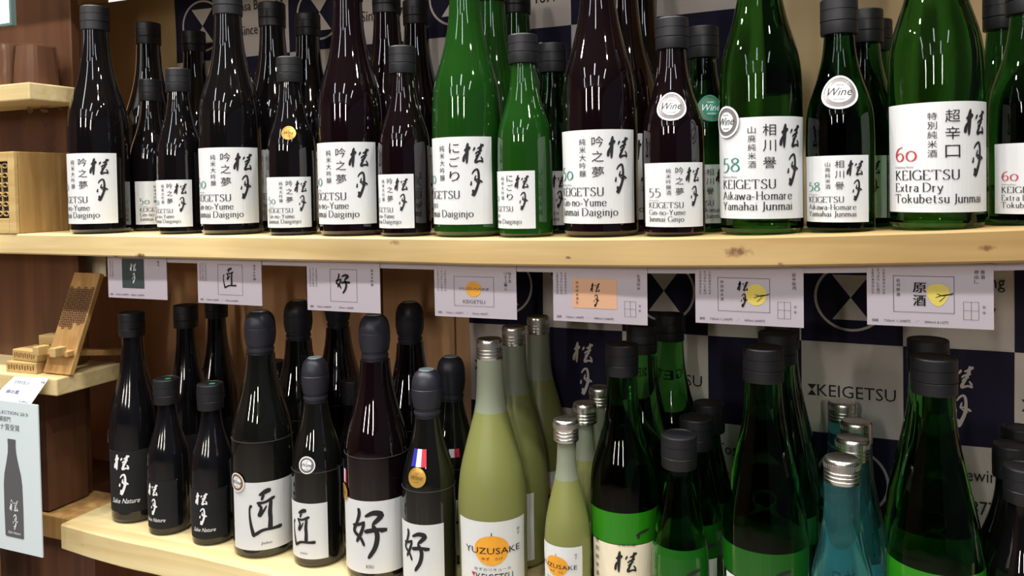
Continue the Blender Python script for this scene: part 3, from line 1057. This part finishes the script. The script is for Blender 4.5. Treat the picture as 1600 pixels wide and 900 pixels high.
# --- upper shelf, front
R = math.radians
bottle('gin_large', 155, 250, .042, -44, 'tall black bottle standing leftmost on the upper shelf, beside the wooden box', GU)
bottle('gin_small', 239, 300, .1055, 14, 'short black bottle with white label, partly covered by the next short bottle on its right', GU)
bottle('gin_small', 283, 300, .045, -38, 'short black bottle in front, just left of the second tall black bottle', GU)
bottle('gin_large', 362, 250, .048, -24, 'second tall black bottle from the left in front on the upper shelf', GU)
b = bottle('gin_small', 457, 300, .040, -18, 'short black bottle with a gold seal on its neck', GU)
seal(b, 'gin_small', .126, R(12), 8.5, 'gold')
bottle('gin_plum', 549, 250, .048, -31, 'tall dark plum bottle with white label left of the green cloudy bottles', GU)
bottle('gin_small_plum', 633, 300, .040, -45, 'short dark plum bottle directly left of the tall cloudy green bottle', GU)
bottle('nigori_large', 731, 250, .048, -35, 'tall cloudy green bottle with white label', GU)
bottle('nigori_small', 821, 300, .040, -44, 'short cloudy green bottle in front with a white label', GU)
bottle('gin_plum', 938, 250, .048, -17, 'tall dark plum bottle with white label right of the cloudy green bottles', GU)
b = bottle('gin55_small', 1053, 300, .040, -1, 'short dark plum bottle with silver seal and a label numbered 55', GU)
seal(b, 'gin55_small', .130, R(-2), 14.5, 'silver')
b = bottle('aikawa_large', 1189, 250, .048, -2, 'tall dark green bottle with a label numbered 58 and a silver seal', GU)
seal(b, 'aikawa_large', .110, R(-48), 15.5, 'silver')
b = bottle('aikawa_small', 1313, 300, .048, -12, 'short dark green bottle with a large silver seal on its neck', GU)
seal(b, 'aikawa_small', .131, R(12), 16, 'silver')
bottle('dry_large', 1462, 250, .048, 6, 'tall green bottle with a label numbered 60 in red', GU)
bottle('dry_small', 1606, 300, .060, 10, 'short green bottle cut by the right edge of the picture on the upper shelf', GU)
# --- upper shelf, behind
for key, px, py, Y, lb in (
        ('gin_large', 231, 45, .157, 'tall black bottle behind the two short bottles at the left of the upper shelf'),
        ('gin_large', 303, 70, .240, 'tall black bottle at the back, between the third short cap and the hourglass emblem'),
        ('gin_large', 425, 25, R2, 'tall black bottle behind the short bottle with the gold seal, left one'),
        ('gin_large', 481, 45, R3, 'tall black bottle at the back, right of the gold sealed bottle'),
        ('gin_plum', 604, 15, R2, 'tall dark bottle behind and between the plum bottle and the short plum bottle'),
        ('gin_plum', 650, 25, R3, 'tall dark bottle at the back, left of the tall cloudy green bottle'),
        ('nigori_large', 768, 40, R2, 'tall green bottle behind the tall cloudy green bottle, on its right'),
        ('nigori_large', 808, 40, R3, 'tall green bottle at the back above the short cloudy green bottle'),
        ('aikawa_small', 863, 95, .110, 'short dark green bottle peeping out behind the short cloudy green bottle'),
        ('gin_plum', 974, 60, R2, 'tall dark bottle behind the plum bottle, on its right'),
        ('gin_large', 1004, 60, R3, 'tall black bottle at the back, left of the bottle numbered 55'),
        ('aikawa_small', 1352, 40, .120, 'short dark green bottle second behind the bottle with the large silver seal'),
        ('aikawa_small', 1368, 60, .185, 'short dark green bottle third behind the bottle with the large silver seal'),
        ('dry_small', 1566, 60, .135, 'short green bottle behind the one cut by the right edge, upper shelf')):
    bottle(key, px, py, Y, random.uniform(-30, 10), lb, GU)
b = bottle('aikawa_small', 1098, 80, .105, 0, 'short dark bottle with a green seal behind the bottle numbered 55', GU)
seal(b, 'aikawa_small', .132, R(18), 14.5, 'green')

# --- lower shelf, front
GL = 'bottles on the lower shelf'


def low(key, px, py, Y, phi, label, **k):
    return bottle(key, px, py, Y, phi, label, GL, z=ZL, **k)


b = low('nature_large', 210, 650, .062, -26, 'tall matt black bottle with white brush characters, leftmost on the lower shelf')
seal(b, 'nature_large', .118, R(-74), 9, 'silver')
low('nature_small', 264, 740, .045, -42, 'short matt black bottle with green dot on its cap, left one of two')
low('nature_small', 332, 740, .042, -25, 'short matt black bottle with green dot on its cap, right one of two')
b = low('takumi_large', 411, 700, .046, 2, 'tall dark bottle with one large brush character and a bronze seal on its label')
seal(b, 'takumi_large', .097, R(-54), 12, 'bronze')
b = low('takumi_small', 496, 740, .044, -36, 'shorter dark bottle with a silver seal on its shoulder and a white label')
seal(b, 'takumi_small', .128, R(12), 10.5, 'silver')
b = low('yoshi_large', 589, 700, .046, -16, 'tall dark bottle with a big bold brush character, left of the medal bottle')
seal(b, 'yoshi_large', .103, R(-58), 9.5, 'gold')
ribbon(b, 'yoshi_large', .122, R(-58), 13, 16)
b = low('yoshi_small', 670, 760, .038, -31, 'shorter dark bottle wearing a gold medal with blue white red ribbon')
seal(b, 'yoshi_small', .134, R(4), 11, 'gold')
ribbon(b, 'yoshi_small', .155, R(6), 17, 19)
low('yuzu_large', 768, 700, .050, -3, 'tall frosted yellow-green bottle with an orange fruit on its label, in front', name='liqueur_bottle')
low('yuzu_small', 886, 780, .036, -30, 'short frosted yellow-green bottle with silver cap and orange fruit label, in front', name='liqueur_bottle')
low('cream_large', 974, 720, .065, 2, 'tall green bottle with cream label right of the short frosted bottle')
low('green_small', 1062, 790, .042, -6, 'short green bottle in front between the two tall green bottles')
low('green_large', 1194, 720, .048, -4, 'tall green bottle with dark green band left of the aqua bottle')
low('aqua_small', 1316, 800, .040, 6, 'short aqua blue bottle with silver cap, frontmost of its file')
low('green_large_bright', 1460, 720, .048, 2, 'tall green bottle with bright green band at the right of the lower shelf')
# --- lower shelf, behind
for key, px, py, Y, nm, lb in (
        ('nature_large', 291, 520, .142, 'sake_bottle', 'tall matt black bottle behind the left short bottle with green dot'),
        ('nature_large', 339, 520, .228, 'sake_bottle', 'tall matt black bottle behind the right short bottle, cap under the price card'),
        ('takumi_large', 466, 510, .141, 'sake_bottle', 'tall dark bottle with rounded capsule behind the silver sealed shorter bottle'),
        ('yoshi_large', 528, 505, .222, 'sake_bottle', 'tall dark bottle at the back, cap hidden under the third price card'),
        ('black_rear_small', 552, 560, .135, 'sake_bottle', 'short black bottle at the back between two tall capsules'),
        ('black_rear_small', 428, 575, .197, 'sake_bottle', 'short black bottle just behind the one with the bronze seal'),
        ('yoshi_large', 640, 500, .152, 'sake_bottle', 'tall dark bottle with rounded capsule, right of the capped bold character bottle'),
        ('yuzu_large', 803, 540, .132, 'liqueur_bottle', 'tall frosted yellow-green bottle second in its file'),
        ('yuzu_large', 841, 520, .212, 'liqueur_bottle', 'tall frosted yellow-green bottle third in its file, at the back'),
        ('yuzu_small', 914, 660, .104, 'liqueur_bottle', 'short frosted bottle with silver cap second in its file'),
        ('yuzu_small', 938, 640, .180, 'liqueur_bottle', 'short frosted bottle with silver cap third in its file'),
        ('green_rear', 1003, 560, .142, 'sake_bottle', 'tall green bottle behind the one with the cream label'),
        ('green_rear', 1047, 540, .225, 'sake_bottle', 'tall bright green bottle at the back with its cap before the hourglass emblem'),
        ('green_small', 1088, 690, .108, 'sake_bottle', 'short green bottle second in its file behind the front short green one'),
        ('green_small', 1108, 670, .172, 'sake_bottle', 'short green bottle third in its file behind the front short green one'),
        ('green_large', 1214, 560, .1325, 'sake_bottle', 'tall green bottle second in its file behind the dark green band bottle'),
        ('green_large', 1222, 545, .218, 'sake_bottle', 'tall green bottle third in its file behind the dark green band bottle'),
        ('aqua_small', 1332, 720, .108, 'sake_bottle', 'short aqua bottle with silver cap second in its file'),
        ('aqua_small', 1338, 690, .172, 'sake_bottle', 'short aqua bottle with silver cap third in its file'),
        ('aqua_small', 1316, 660, .250, 'sake_bottle', 'short aqua bottle with silver cap last in its file, by the banner'),
        ('green_large_bright', 1450, 570, .138, 'sake_bottle', 'tall green bottle right behind the one with the bright green band'),
        ('black_rear_small', 1600, 760, .050, 'sake_bottle', 'short black bottle cut by the right edge, front one on the lower shelf'),
        ('black_rear_small', 1580, 700, .115, 'sake_bottle', 'short black bottle cut by the right edge, second one on the lower shelf'),
        ('black_rear_small', 1592, 650, .180, 'sake_bottle', 'short black bottle cut by the right edge, third one on the lower shelf')):
    low(key, px, py, Y, random.uniform(-35, 0), lb, name=nm)
b = low('yoshi_small', 706, 650, .112, -20, 'shorter dark bottle with tricolour ribbon behind the gold medal bottle')
seal(b, 'yoshi_small', .118, R(62), 8, 'gold')
ribbon(b, 'yoshi_small', .138, R(18), 19, 10)


# ------------------------------------------------------------------ price cards under the upper plank
def rail_y(x):
    return -0.029 + bow(x)


V, Fc = [], []
n = 50
for i in range(n + 1):
    x = -0.93 + (0.50 + 0.93) * i / n
    for (y, z) in ((0.0205, -0.0085), (0.0205, -0.0002), (0.0225, -0.0002), (0.0225, -0.0085)):
        V.append((x, y, rail_y(x) + z))
for i in range(n):
    for k in range(4):
        q = (k + 1) % 4
        Fc.append((i * 4 + k, (i + 1) * 4 + k, (i + 1) * 4 + q, i * 4 + q))
Fc += [(0, 1, 2, 3), tuple(n * 4 + k for k in (3, 2, 1, 0))]
tag(obj('card_rail', mesh('card_rail', V, Fc, 'card')), 'thin pale strip holding the price cards under the upper plank', 'rail')


def card(x0, wd, zt, art, label, ht=0.055, tilt=0.0, y=-0.0005):
    root = thing('price_card', (x0, y, zt - ht))
    root.rotation_euler = (tilt, 0, 0)
    tag(root, label, 'price card', 'price cards under the shelf')
    V, Fc = box_geo(0, wd, -0.0004, 0.0004, 0, ht)
    sh = obj('sheet', mesh('sheet', V, Fc, 'card'), root)
    for i, (ink, fl) in enumerate(art):
        obj('print' if i else 'lettering', fl.mapped('print', lambda xx, yy, i=i: (xx * .001, -0.0006 - 0.0002 * (len(art) - i), yy * .001), ink), sh)
    return root


def card_text(price, right, left):
    t = Flat()
    for i, c in enumerate(left):
        t.column(c, 5 + i * 4.6, 52, 3.0, 2.3)
    for i, c in enumerate(right):
        t.column(c, 93 - i * 4.8, 52, 4.2, 3.4)
    t.fit('価格', 4, 3.4, 9.5, 6.2)
    t.fit(price, 14, 3.4, 66, 6.2)
    return t


def small_table(t):
    t.frame(78, 8, 90, 24, .25)
    t.rect(84, 8, 84.25, 24).rect(78, 16, 90, 16.25)
    t.column('甘辛', 94, 21, 5, 2.6)
    return t


W1, W2 = '土佐の清流仕込み', 'すっきりした旨口'
c1 = card_text('720ml 3,500円　300ml 1,500円', ['純米'], [W1, W2])
c1b = Flat().rect(27, 14, 67, 54)
c1c = Flat()
calligraphy(c1c, 48, 48, 27, 1.3)
c2 = card_text('720ml 5,000円　／　375ml 2,500円', ['純米大吟醸'], [W1, W2, W1])
c2.frame(34, 12, 74, 51, .35)
c2.brush(TAKUMI, 42, 47, .086, .072, .12)
c3 = card_text('720ml 3,000円　／　375ml 1,600円', ['純米大吟醸'], [W1, W2, W1])
c3.frame(34, 12, 72, 51, .35)
c3.brush(YOSHI, 42, 46, .078, .066, .105)
c4 = card_text('720ml 1,600円　／　300ml 800円', ['柚子酒', 'リキュール'], [W1, W2, W1])
c4.frame(25, 13, 74, 46, .35)
c4.fit('YUZUSAKE', 31, 31, 68, 33.6)
c4.fit('KEIGETSU', 36, 16, 63, 20)
c4o = Flat().disc(49, 32, 9.5, 8.5, 28)
c5 = card_text('720ml 1,490円　／　1800ml 2,960円', ['生酒純米'], [W1, W2, W1])
c5o = Flat().rect(22, 15, 70, 46)
calligraphy(c5, 47, 42, 25, 1.3)
c5.column('特別純米酒生', 27, 43, 4.2, 3)
small_table(c5)
c6 = card_text('720ml 1,200円　／　300ml 600円', ['超辛旨月'], [W1, W2, W1])
c6.frame(22, 13, 71, 46, .35)
calligraphy(c6, 46, 43, 25, 1.6)
c6.column('特別純米酒', 26, 43, 4.2, 3)
c6o = Flat().disc(58, 30, 10, 10.5, 28)
small_table(c6)
c7 = card_text('720ml 1,208円　／　300ml 615円', ['原酒', '樽出し'], [W1, W2, W1])
c7.frame(22, 13, 71, 46, .35)
c7.fit('原', 38, 31, 48.5, 40).fit('酒', 38, 19, 48, 29)
c7.fit('原', 38.5, 31, 49, 40).fit('酒', 38.5, 19, 48.5, 29)
c7.column('桂月原酒', 26, 43, 4.2, 3)
c7o = Flat().disc(58, 30, 9, 10, 20, 0.0, 0.10)
for q in (c6, c7):                                        # pampas sprig beside the moon
    q.brush([[(0, 60, 4), (60, 40, 5), (140, 30, 6)], [(10, 30, 4), (70, 44, 5), (150, 20, 4)], [(30, 90, 4), (80, 50, 4)]], 56, 34, .1, .12, .16)
small_table(c7)
YC = 0.0195
CARDS = [((170, 262, 469), [('ink_white', c1c), ('ink', c1), ('ink_teal', c1b)], 'price card showing a dark square with white brush characters'),
         ((310, 410, 478), [('ink', c2)], 'price card with a thin single brush character, second from left'),
         ((481, 595, 490), [('ink', c3)], 'price card with a bold single brush character, third from left'),
         ((680, 808, 500), [('ink_grey', c4), ('ink_orange', c4o)], 'price card with a small orange fruit print'),
         ((865, 1012, 508), [('ink', c5), ('ink_peach', c5o)], 'price card with a peach coloured square print'),
         ((1087, 1256, 512), [('ink', c6), ('ink_yellow', c6o)], 'price card with a round yellow moon behind two characters'),
         ((1355, 1553, 516), [('ink', c7), ('ink_yellow', c7o)], 'price card with bold characters and ragged yellow moon, far right')]
for (pa, pb_, pz), art, lb in CARDS:
    xa, xb, zb = P(pa, pz - 10, YC).x, P(pb_, pz, YC).x, P(pb_, pz, YC).z
    zt = rail_y((xa + xb) / 2) - 0.0006
    r_ = card(xa, xb - xa, zt, art, lb, zt - zb, y=YC)
    r_.rotation_euler = (0, random.uniform(-.006, .006), 0)
o = card(-0.925, 0.085, 0.4045, [('ink', card_text('720ml 1,900円', ['純米'], [W1, W2]))], 'white price card edge hanging from above at the top left', 0.088, y=0.022)

# ------------------------------------------------------------------ things on the left
# wooden box with a carved lattice front
u = thing('wooden_box', (-1.160, 0.043, 0.0002))
tag(u, 'square wooden box with lattice front, left end of the upper plank', 'box')
box('body', -0.065, 0.066, -0.036, 0.042, 0.0, 0.118, 'oak', u, 0.0012)
fr = box('front_frame', 0.052, 0.0655, -0.043, -0.0365, 0.0, 0.118, 'oak_x', u, 0.001)
for nm, a in (('frame_rail', (-0.065, 0.0515, -0.043, -0.0365, 0.104, 0.118)), ('frame_rail', (-0.065, 0.0515, -0.043, -0.0365, 0.0, 0.022))):
    box(nm, *a, 'oak_x', u, 0.001)
gp = box('grille_panel', -0.065, 0.0515, -0.0385, -0.0366, 0.0225, 0.1035, 'dark_hole', u)
V, Fc = [], []
for i in range(9):                                        # hemp-leaf lattice
    for j in range(6):
        cx, cz = -0.060 + i * 0.0138, 0.029 + j * 0.0138
        for k in range(6):
            a = k * math.pi / 3 + math.pi / 6
            dx, dz = math.cos(a) * .0069, math.sin(a) * .0069
            px_, pz_ = -dz * .07, dx * .07
            n = len(V)
            if cx + dx > 0.051 or cz + dz > 0.103 or cz + dz < 0.023 or cx + dx < -0.065:
                continue
            V += [(cx - px_, -0.0412, cz - pz_), (cx + dx - px_, -0.0412, cz + dz - pz_), (cx + dx + px_, -0.0412, cz + dz + pz_), (cx + px_, -0.0412, cz + pz_),
                  (cx - px_, -0.0386, cz - pz_), (cx + dx - px_, -0.0386, cz + dz - pz_), (cx + dx + px_, -0.0386, cz + dz + pz_), (cx + px_, -0.0386, cz + pz_)]
            Fc += [tuple(q + n for q in f) for f in ((0, 1, 2, 3), (0, 4, 5, 1), (3, 2, 6, 7), (1, 5, 6, 2), (0, 3, 7, 4))]
o = obj('lattice', mesh('lattice', V, Fc, 'oak_x'), gp)
o['kind'] = 'stuff'

# phone stand
SB = -0.2035
lean = math.radians(22)
u = thing('phone_stand', (-1.0455, 0.030, SB))
tag(u, 'slanted wooden phone stand with carved hemp-leaf pattern', 'phone stand')
bw, bh, bt = 0.054, 0.150, 0.008


def lb(x, t, n):      # board coordinates: across, along the slope, out of the board
    return (x, -0.012 + t * math.sin(lean) - n * math.cos(lean), 0.0022 + t * math.cos(lean) + n * math.sin(lean))


V, Fc = box_geo(-bw / 2, bw / 2, 0, bt, 0, bh, 0.001)
bb = obj('back_board', mesh('back_board', [lb(v[0], v[2], -v[1]) for v in V], Fc, 'stand_wood'), u)
V, Fc = [], []
hs = 0.0072
for i in range(-3, 4):
    for j in range(0, 9):
        cx = i * hs * 1.0
        cz = 0.068 + j * hs * 0.92 + (hs * .46 if i % 2 else 0)
        if abs(cx) > bw / 2 - .004 or cz > bh - 0.007:
            continue
        if j < 1 and i > 0:
            continue
        for k in range(6):
            a0, a1 = k * math.pi / 3, (k + 1) * math.pi / 3
            for (ax, az, bx_, bz_) in ((0, 0, math.cos(a0), math.sin(a0)), (math.cos(a0), math.sin(a0), math.cos(a1), math.sin(a1))):
                q0 = np.array([cx + ax * hs * .56, cz + az * hs * .56])
                q1 = np.array([cx + bx_ * hs * .56, cz + bz_ * hs * .56])
                d = (q1 - q0) / np.linalg.norm(q1 - q0)
                nn = np.array([-d[1], d[0]]) * .00045
                n = len(V)
                V += [lb(*(q0 - nn), .0003), lb(*(q1 - nn), .0003), lb(*(q1 + nn), .0003), lb(*(q0 + nn), .0003)]
                Fc.append((n, n + 1, n + 2, n + 3))
o = obj('carving', mesh('carving', V, Fc, 'burnt'), bb)
o['kind'] = 'stuff'
cp = box('cross_piece', -0.020, 0.020, -0.022, 0.112, 0.026, 0.034, 'stand_wood', u, 0.001)
cp.rotation_euler = (math.radians(-11), 0, 0)
cp.location = (0, 0, 0.0)
for s in (-1, 1):
    box('ledge_tongue', s * 0.017 - 0.006, s * 0.017 + 0.006, -0.030, -0.012, 0.030, 0.043, 'oak_x', u, 0.001)
box('ledge_bar', -0.028, 0.028, -0.0155, -0.0035, 0.028, 0.036, 'stand_wood', u, 0.001)

# small carved blocks
for i, (x, y, z, wd, dp, rz, lbl) in enumerate(((-1.108, 0.030, SB, .060, .040, .05, 'lowest small wooden block of the stack beside the phone stand'),
                                                (-1.105, 0.033, SB + .0165, .056, .036, -.06, 'upper small wooden block of the stack beside the phone stand'),
                                                (-1.105, 0.078, SB + .0005, .060, .034, .10, 'small wooden block standing on edge behind the block stack'))):
    u = thing('wooden_block', (x, y, z), rz)
    tag(u, lbl, 'block', 'small wooden blocks')
    hh = .016 if i < 2 else .045
    box('body', -wd / 2, wd / 2, -dp / 2, dp / 2, 0.0, hh, 'oak_x', u, 0.0012)
    V, Fc = [], []
    for k in range(10):
        cx = -wd / 2 + .006 + k * (wd - .012) / 9
        bx, bf = box_geo(cx - .0012, cx + .0012, -dp / 2 - .0004, -dp / 2 + .0002, hh * .3 + .001 * (k % 2), hh * .7 + .001 * (k % 2))
        n = len(V)
        V += bx
        Fc += [tuple(q + n for q in f) for f in bf]
    o = obj('carving', mesh('carving', V, Fc, 'carved'), u)
    o['kind'] = 'stuff'

# wrapped brown things on the upper short shelf
for i, (x, y, wd, ht, tp, lbl) in enumerate(((-1.150, 0.046, .040, .062, .94, 'brown wooden piece in clear wrap on the short upper shelf, left one'),
                                             (-1.108, 0.050, .046, .060, .84, 'brown wooden piece in clear wrap on the short upper shelf, right one'))):
    u = thing('wrapped_block', (x, y, 0.2148))
    tag(u, lbl, 'block', 'wrapped wooden pieces')
    for nm, g, mt in (('body', 0.0, 'umber'), ('clear_wrap', 0.0022, 'film')):
        V, Fc = [], []
        n = 8
        rng = random.Random(i)
        for j in range(7):
            t = j / 6
            k = 1 - (1 - tp) * t * t
            for q in range(20):
                a = 2 * math.pi * q / 20
                cx, cy = math.copysign(abs(math.cos(a)) ** .5, math.cos(a)), math.copysign(abs(math.sin(a)) ** .5, math.sin(a))
                j_ = rng.uniform(-.0015, .0015) if g else 0
                V.append(((wd / 2 + g) * k * cx + j_, (.026 + g) * k * cy + j_, (ht + g) * t))
        for j in range(6):
            for q in range(20):
                r_ = (q + 1) % 20
                Fc.append((j * 20 + q, j * 20 + r_, (j + 1) * 20 + r_, (j + 1) * 20 + q))
        Fc += [tuple(range(19, -1, -1)), tuple(120 + q for q in range(20))]
        obj(nm, mesh(nm, V, Fc, mt), u)

# crumpled clear bag behind the wooden box
V, Fc = [], []
rng = random.Random(11)
for j in range(9):
    for i in range(9):
        V.append((-0.045 + i * .0105 + rng.uniform(-.003, .003), rng.uniform(-.010, .010), j * .0095 + rng.uniform(-.003, .003) + (0.0035 if j == 0 else 0)))
for j in range(8):
    for i in range(8):
        Fc.append((j * 9 + i, j * 9 + i + 1, (j + 1) * 9 + i + 1, (j + 1) * 9 + i))
o = obj('plastic_bag', mesh('plastic_bag', V, Fc, 'film'))
o.location = (-1.125, 0.070, 0.119)
tag(o, 'crumpled clear plastic bag on top of the lattice fronted box', 'bag')

# bright framed sign at the top left
a, b_ = P(22, 40, -0.03), P(-90, -70, -0.03)
u = thing('framed_sign', (a.x - 0.05, -0.03, a.z))
tag(u, 'bright white sign in a thin dark frame at the top left corner', 'sign')
box('panel', -0.05, 0.046, -0.002, 0.002, 0.004, 0.12, 'lit_white', u)
box('frame_stile', 0.046, 0.050, -0.004, 0.004, 0.0, 0.12, 'frame_dark', u, 0.0006)
box('frame_rail', -0.05, 0.046, -0.004, 0.004, 0.0, 0.004, 'frame_dark', u, 0.0006)

# tag and poster
u = thing('price_tag', (-1.031, -0.0200, -0.2465))
tag(u, 'white slanted price tag on the front of the phone stand shelf', 'price tag')
tg = [(-0.115, 0.0), (-0.024, 0.0045), (0.0, 0.045), (-0.070, 0.042)]


def tagp(x, z, o_=0.0):
    return (x, 0.016 * (z / .045) - o_, z)


V = [tagp(x, z) for x, z in tg] + [tagp(x, z, -0.0006) for x, z in tg]
sh = obj('sheet', mesh('sheet', V, [(0, 1, 2, 3), (7, 6, 5, 4), (0, 4, 5, 1), (1, 5, 6, 2), (2, 6, 7, 3), (3, 7, 4, 0)], 'paper'), u)
fl = Flat().fit('スマホスタンド', -66, 33, -34, 38, .3).fit('木製', -14, 37, -5, 40, .3).fit('麻の葉', -78, 20, -50, 25, .3).fit('￥400＋', -46, 8, -28, 13, .3).fit('高知県産材', -92, 6, -62, 10, .3)
obj('lettering', fl.mapped('lettering', lambda x, y: tagp(x * .001, y * .001, .0004), 'ink_blue'), sh)

u = thing('award_poster', (-1.0290, -0.0230, -0.4475))
tag(u, 'pale blue poster with a printed dark bottle hanging at the lower left', 'poster')
V, Fc = box_geo(-0.150, 0.0, -0.0008, 0.0008, 0.0, 0.213, 0)
sh = obj('sheet', mesh('sheet', V, Fc, 'poster_paper'), u)
pb = Flat()
prof = [(20, 17.5), (22, 19), (60, 19.5), (95, 19), (110, 17), (125, 12.5), (140, 8.8), (150, 8), (158, 8.4), (160, 8)]
for (za, ra), (zb, rb) in zip(prof[:-1], prof[1:]):
    pb.poly([(-55 - ra, za), (-55 + ra, za), (-55 + rb, zb), (-55 - rb, zb)])
pm = lambda o_: (lambda x, y: (x * .001, -0.0008 - o_, y * .001))
pr_ = obj('bottle_print', pb.mapped('bottle_print', pm(.0003), 'ink_grey'), sh)
fl = Flat()
calligraphy(fl, -54, 74, 42, 1.3)
fl.fit('Sake Nature', -68, 25, -42, 29, .3)
obj('print', fl.mapped('print', pm(.0006), 'ink_white'), pr_)
fl = Flat().fit('SAKE SELECTION 20.9', -112, 195, -20, 199.5).fit('純米大吟醸部門', -112, 184, -56, 191.5).fit('プラチナ賞受賞', -108, 172, -38, 181)
obj('lettering', fl.mapped('lettering', pm(.0004), 'ink_grey'), sh)
fl = Flat().disc(-98, 138, 11, 17, 24)
obj('drop_print', fl.mapped('drop_print', pm(.0003), 'paper_back'), sh)

# thin pale patch under the plank
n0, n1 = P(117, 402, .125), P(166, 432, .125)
o = box('pale_patch', n0.x, n1.x, 0.1246, 0.1254, n1.z, -0.0295, 'paper_cream')
tag(o, 'pale yellow patch under the plank left of the first price card', 'note')
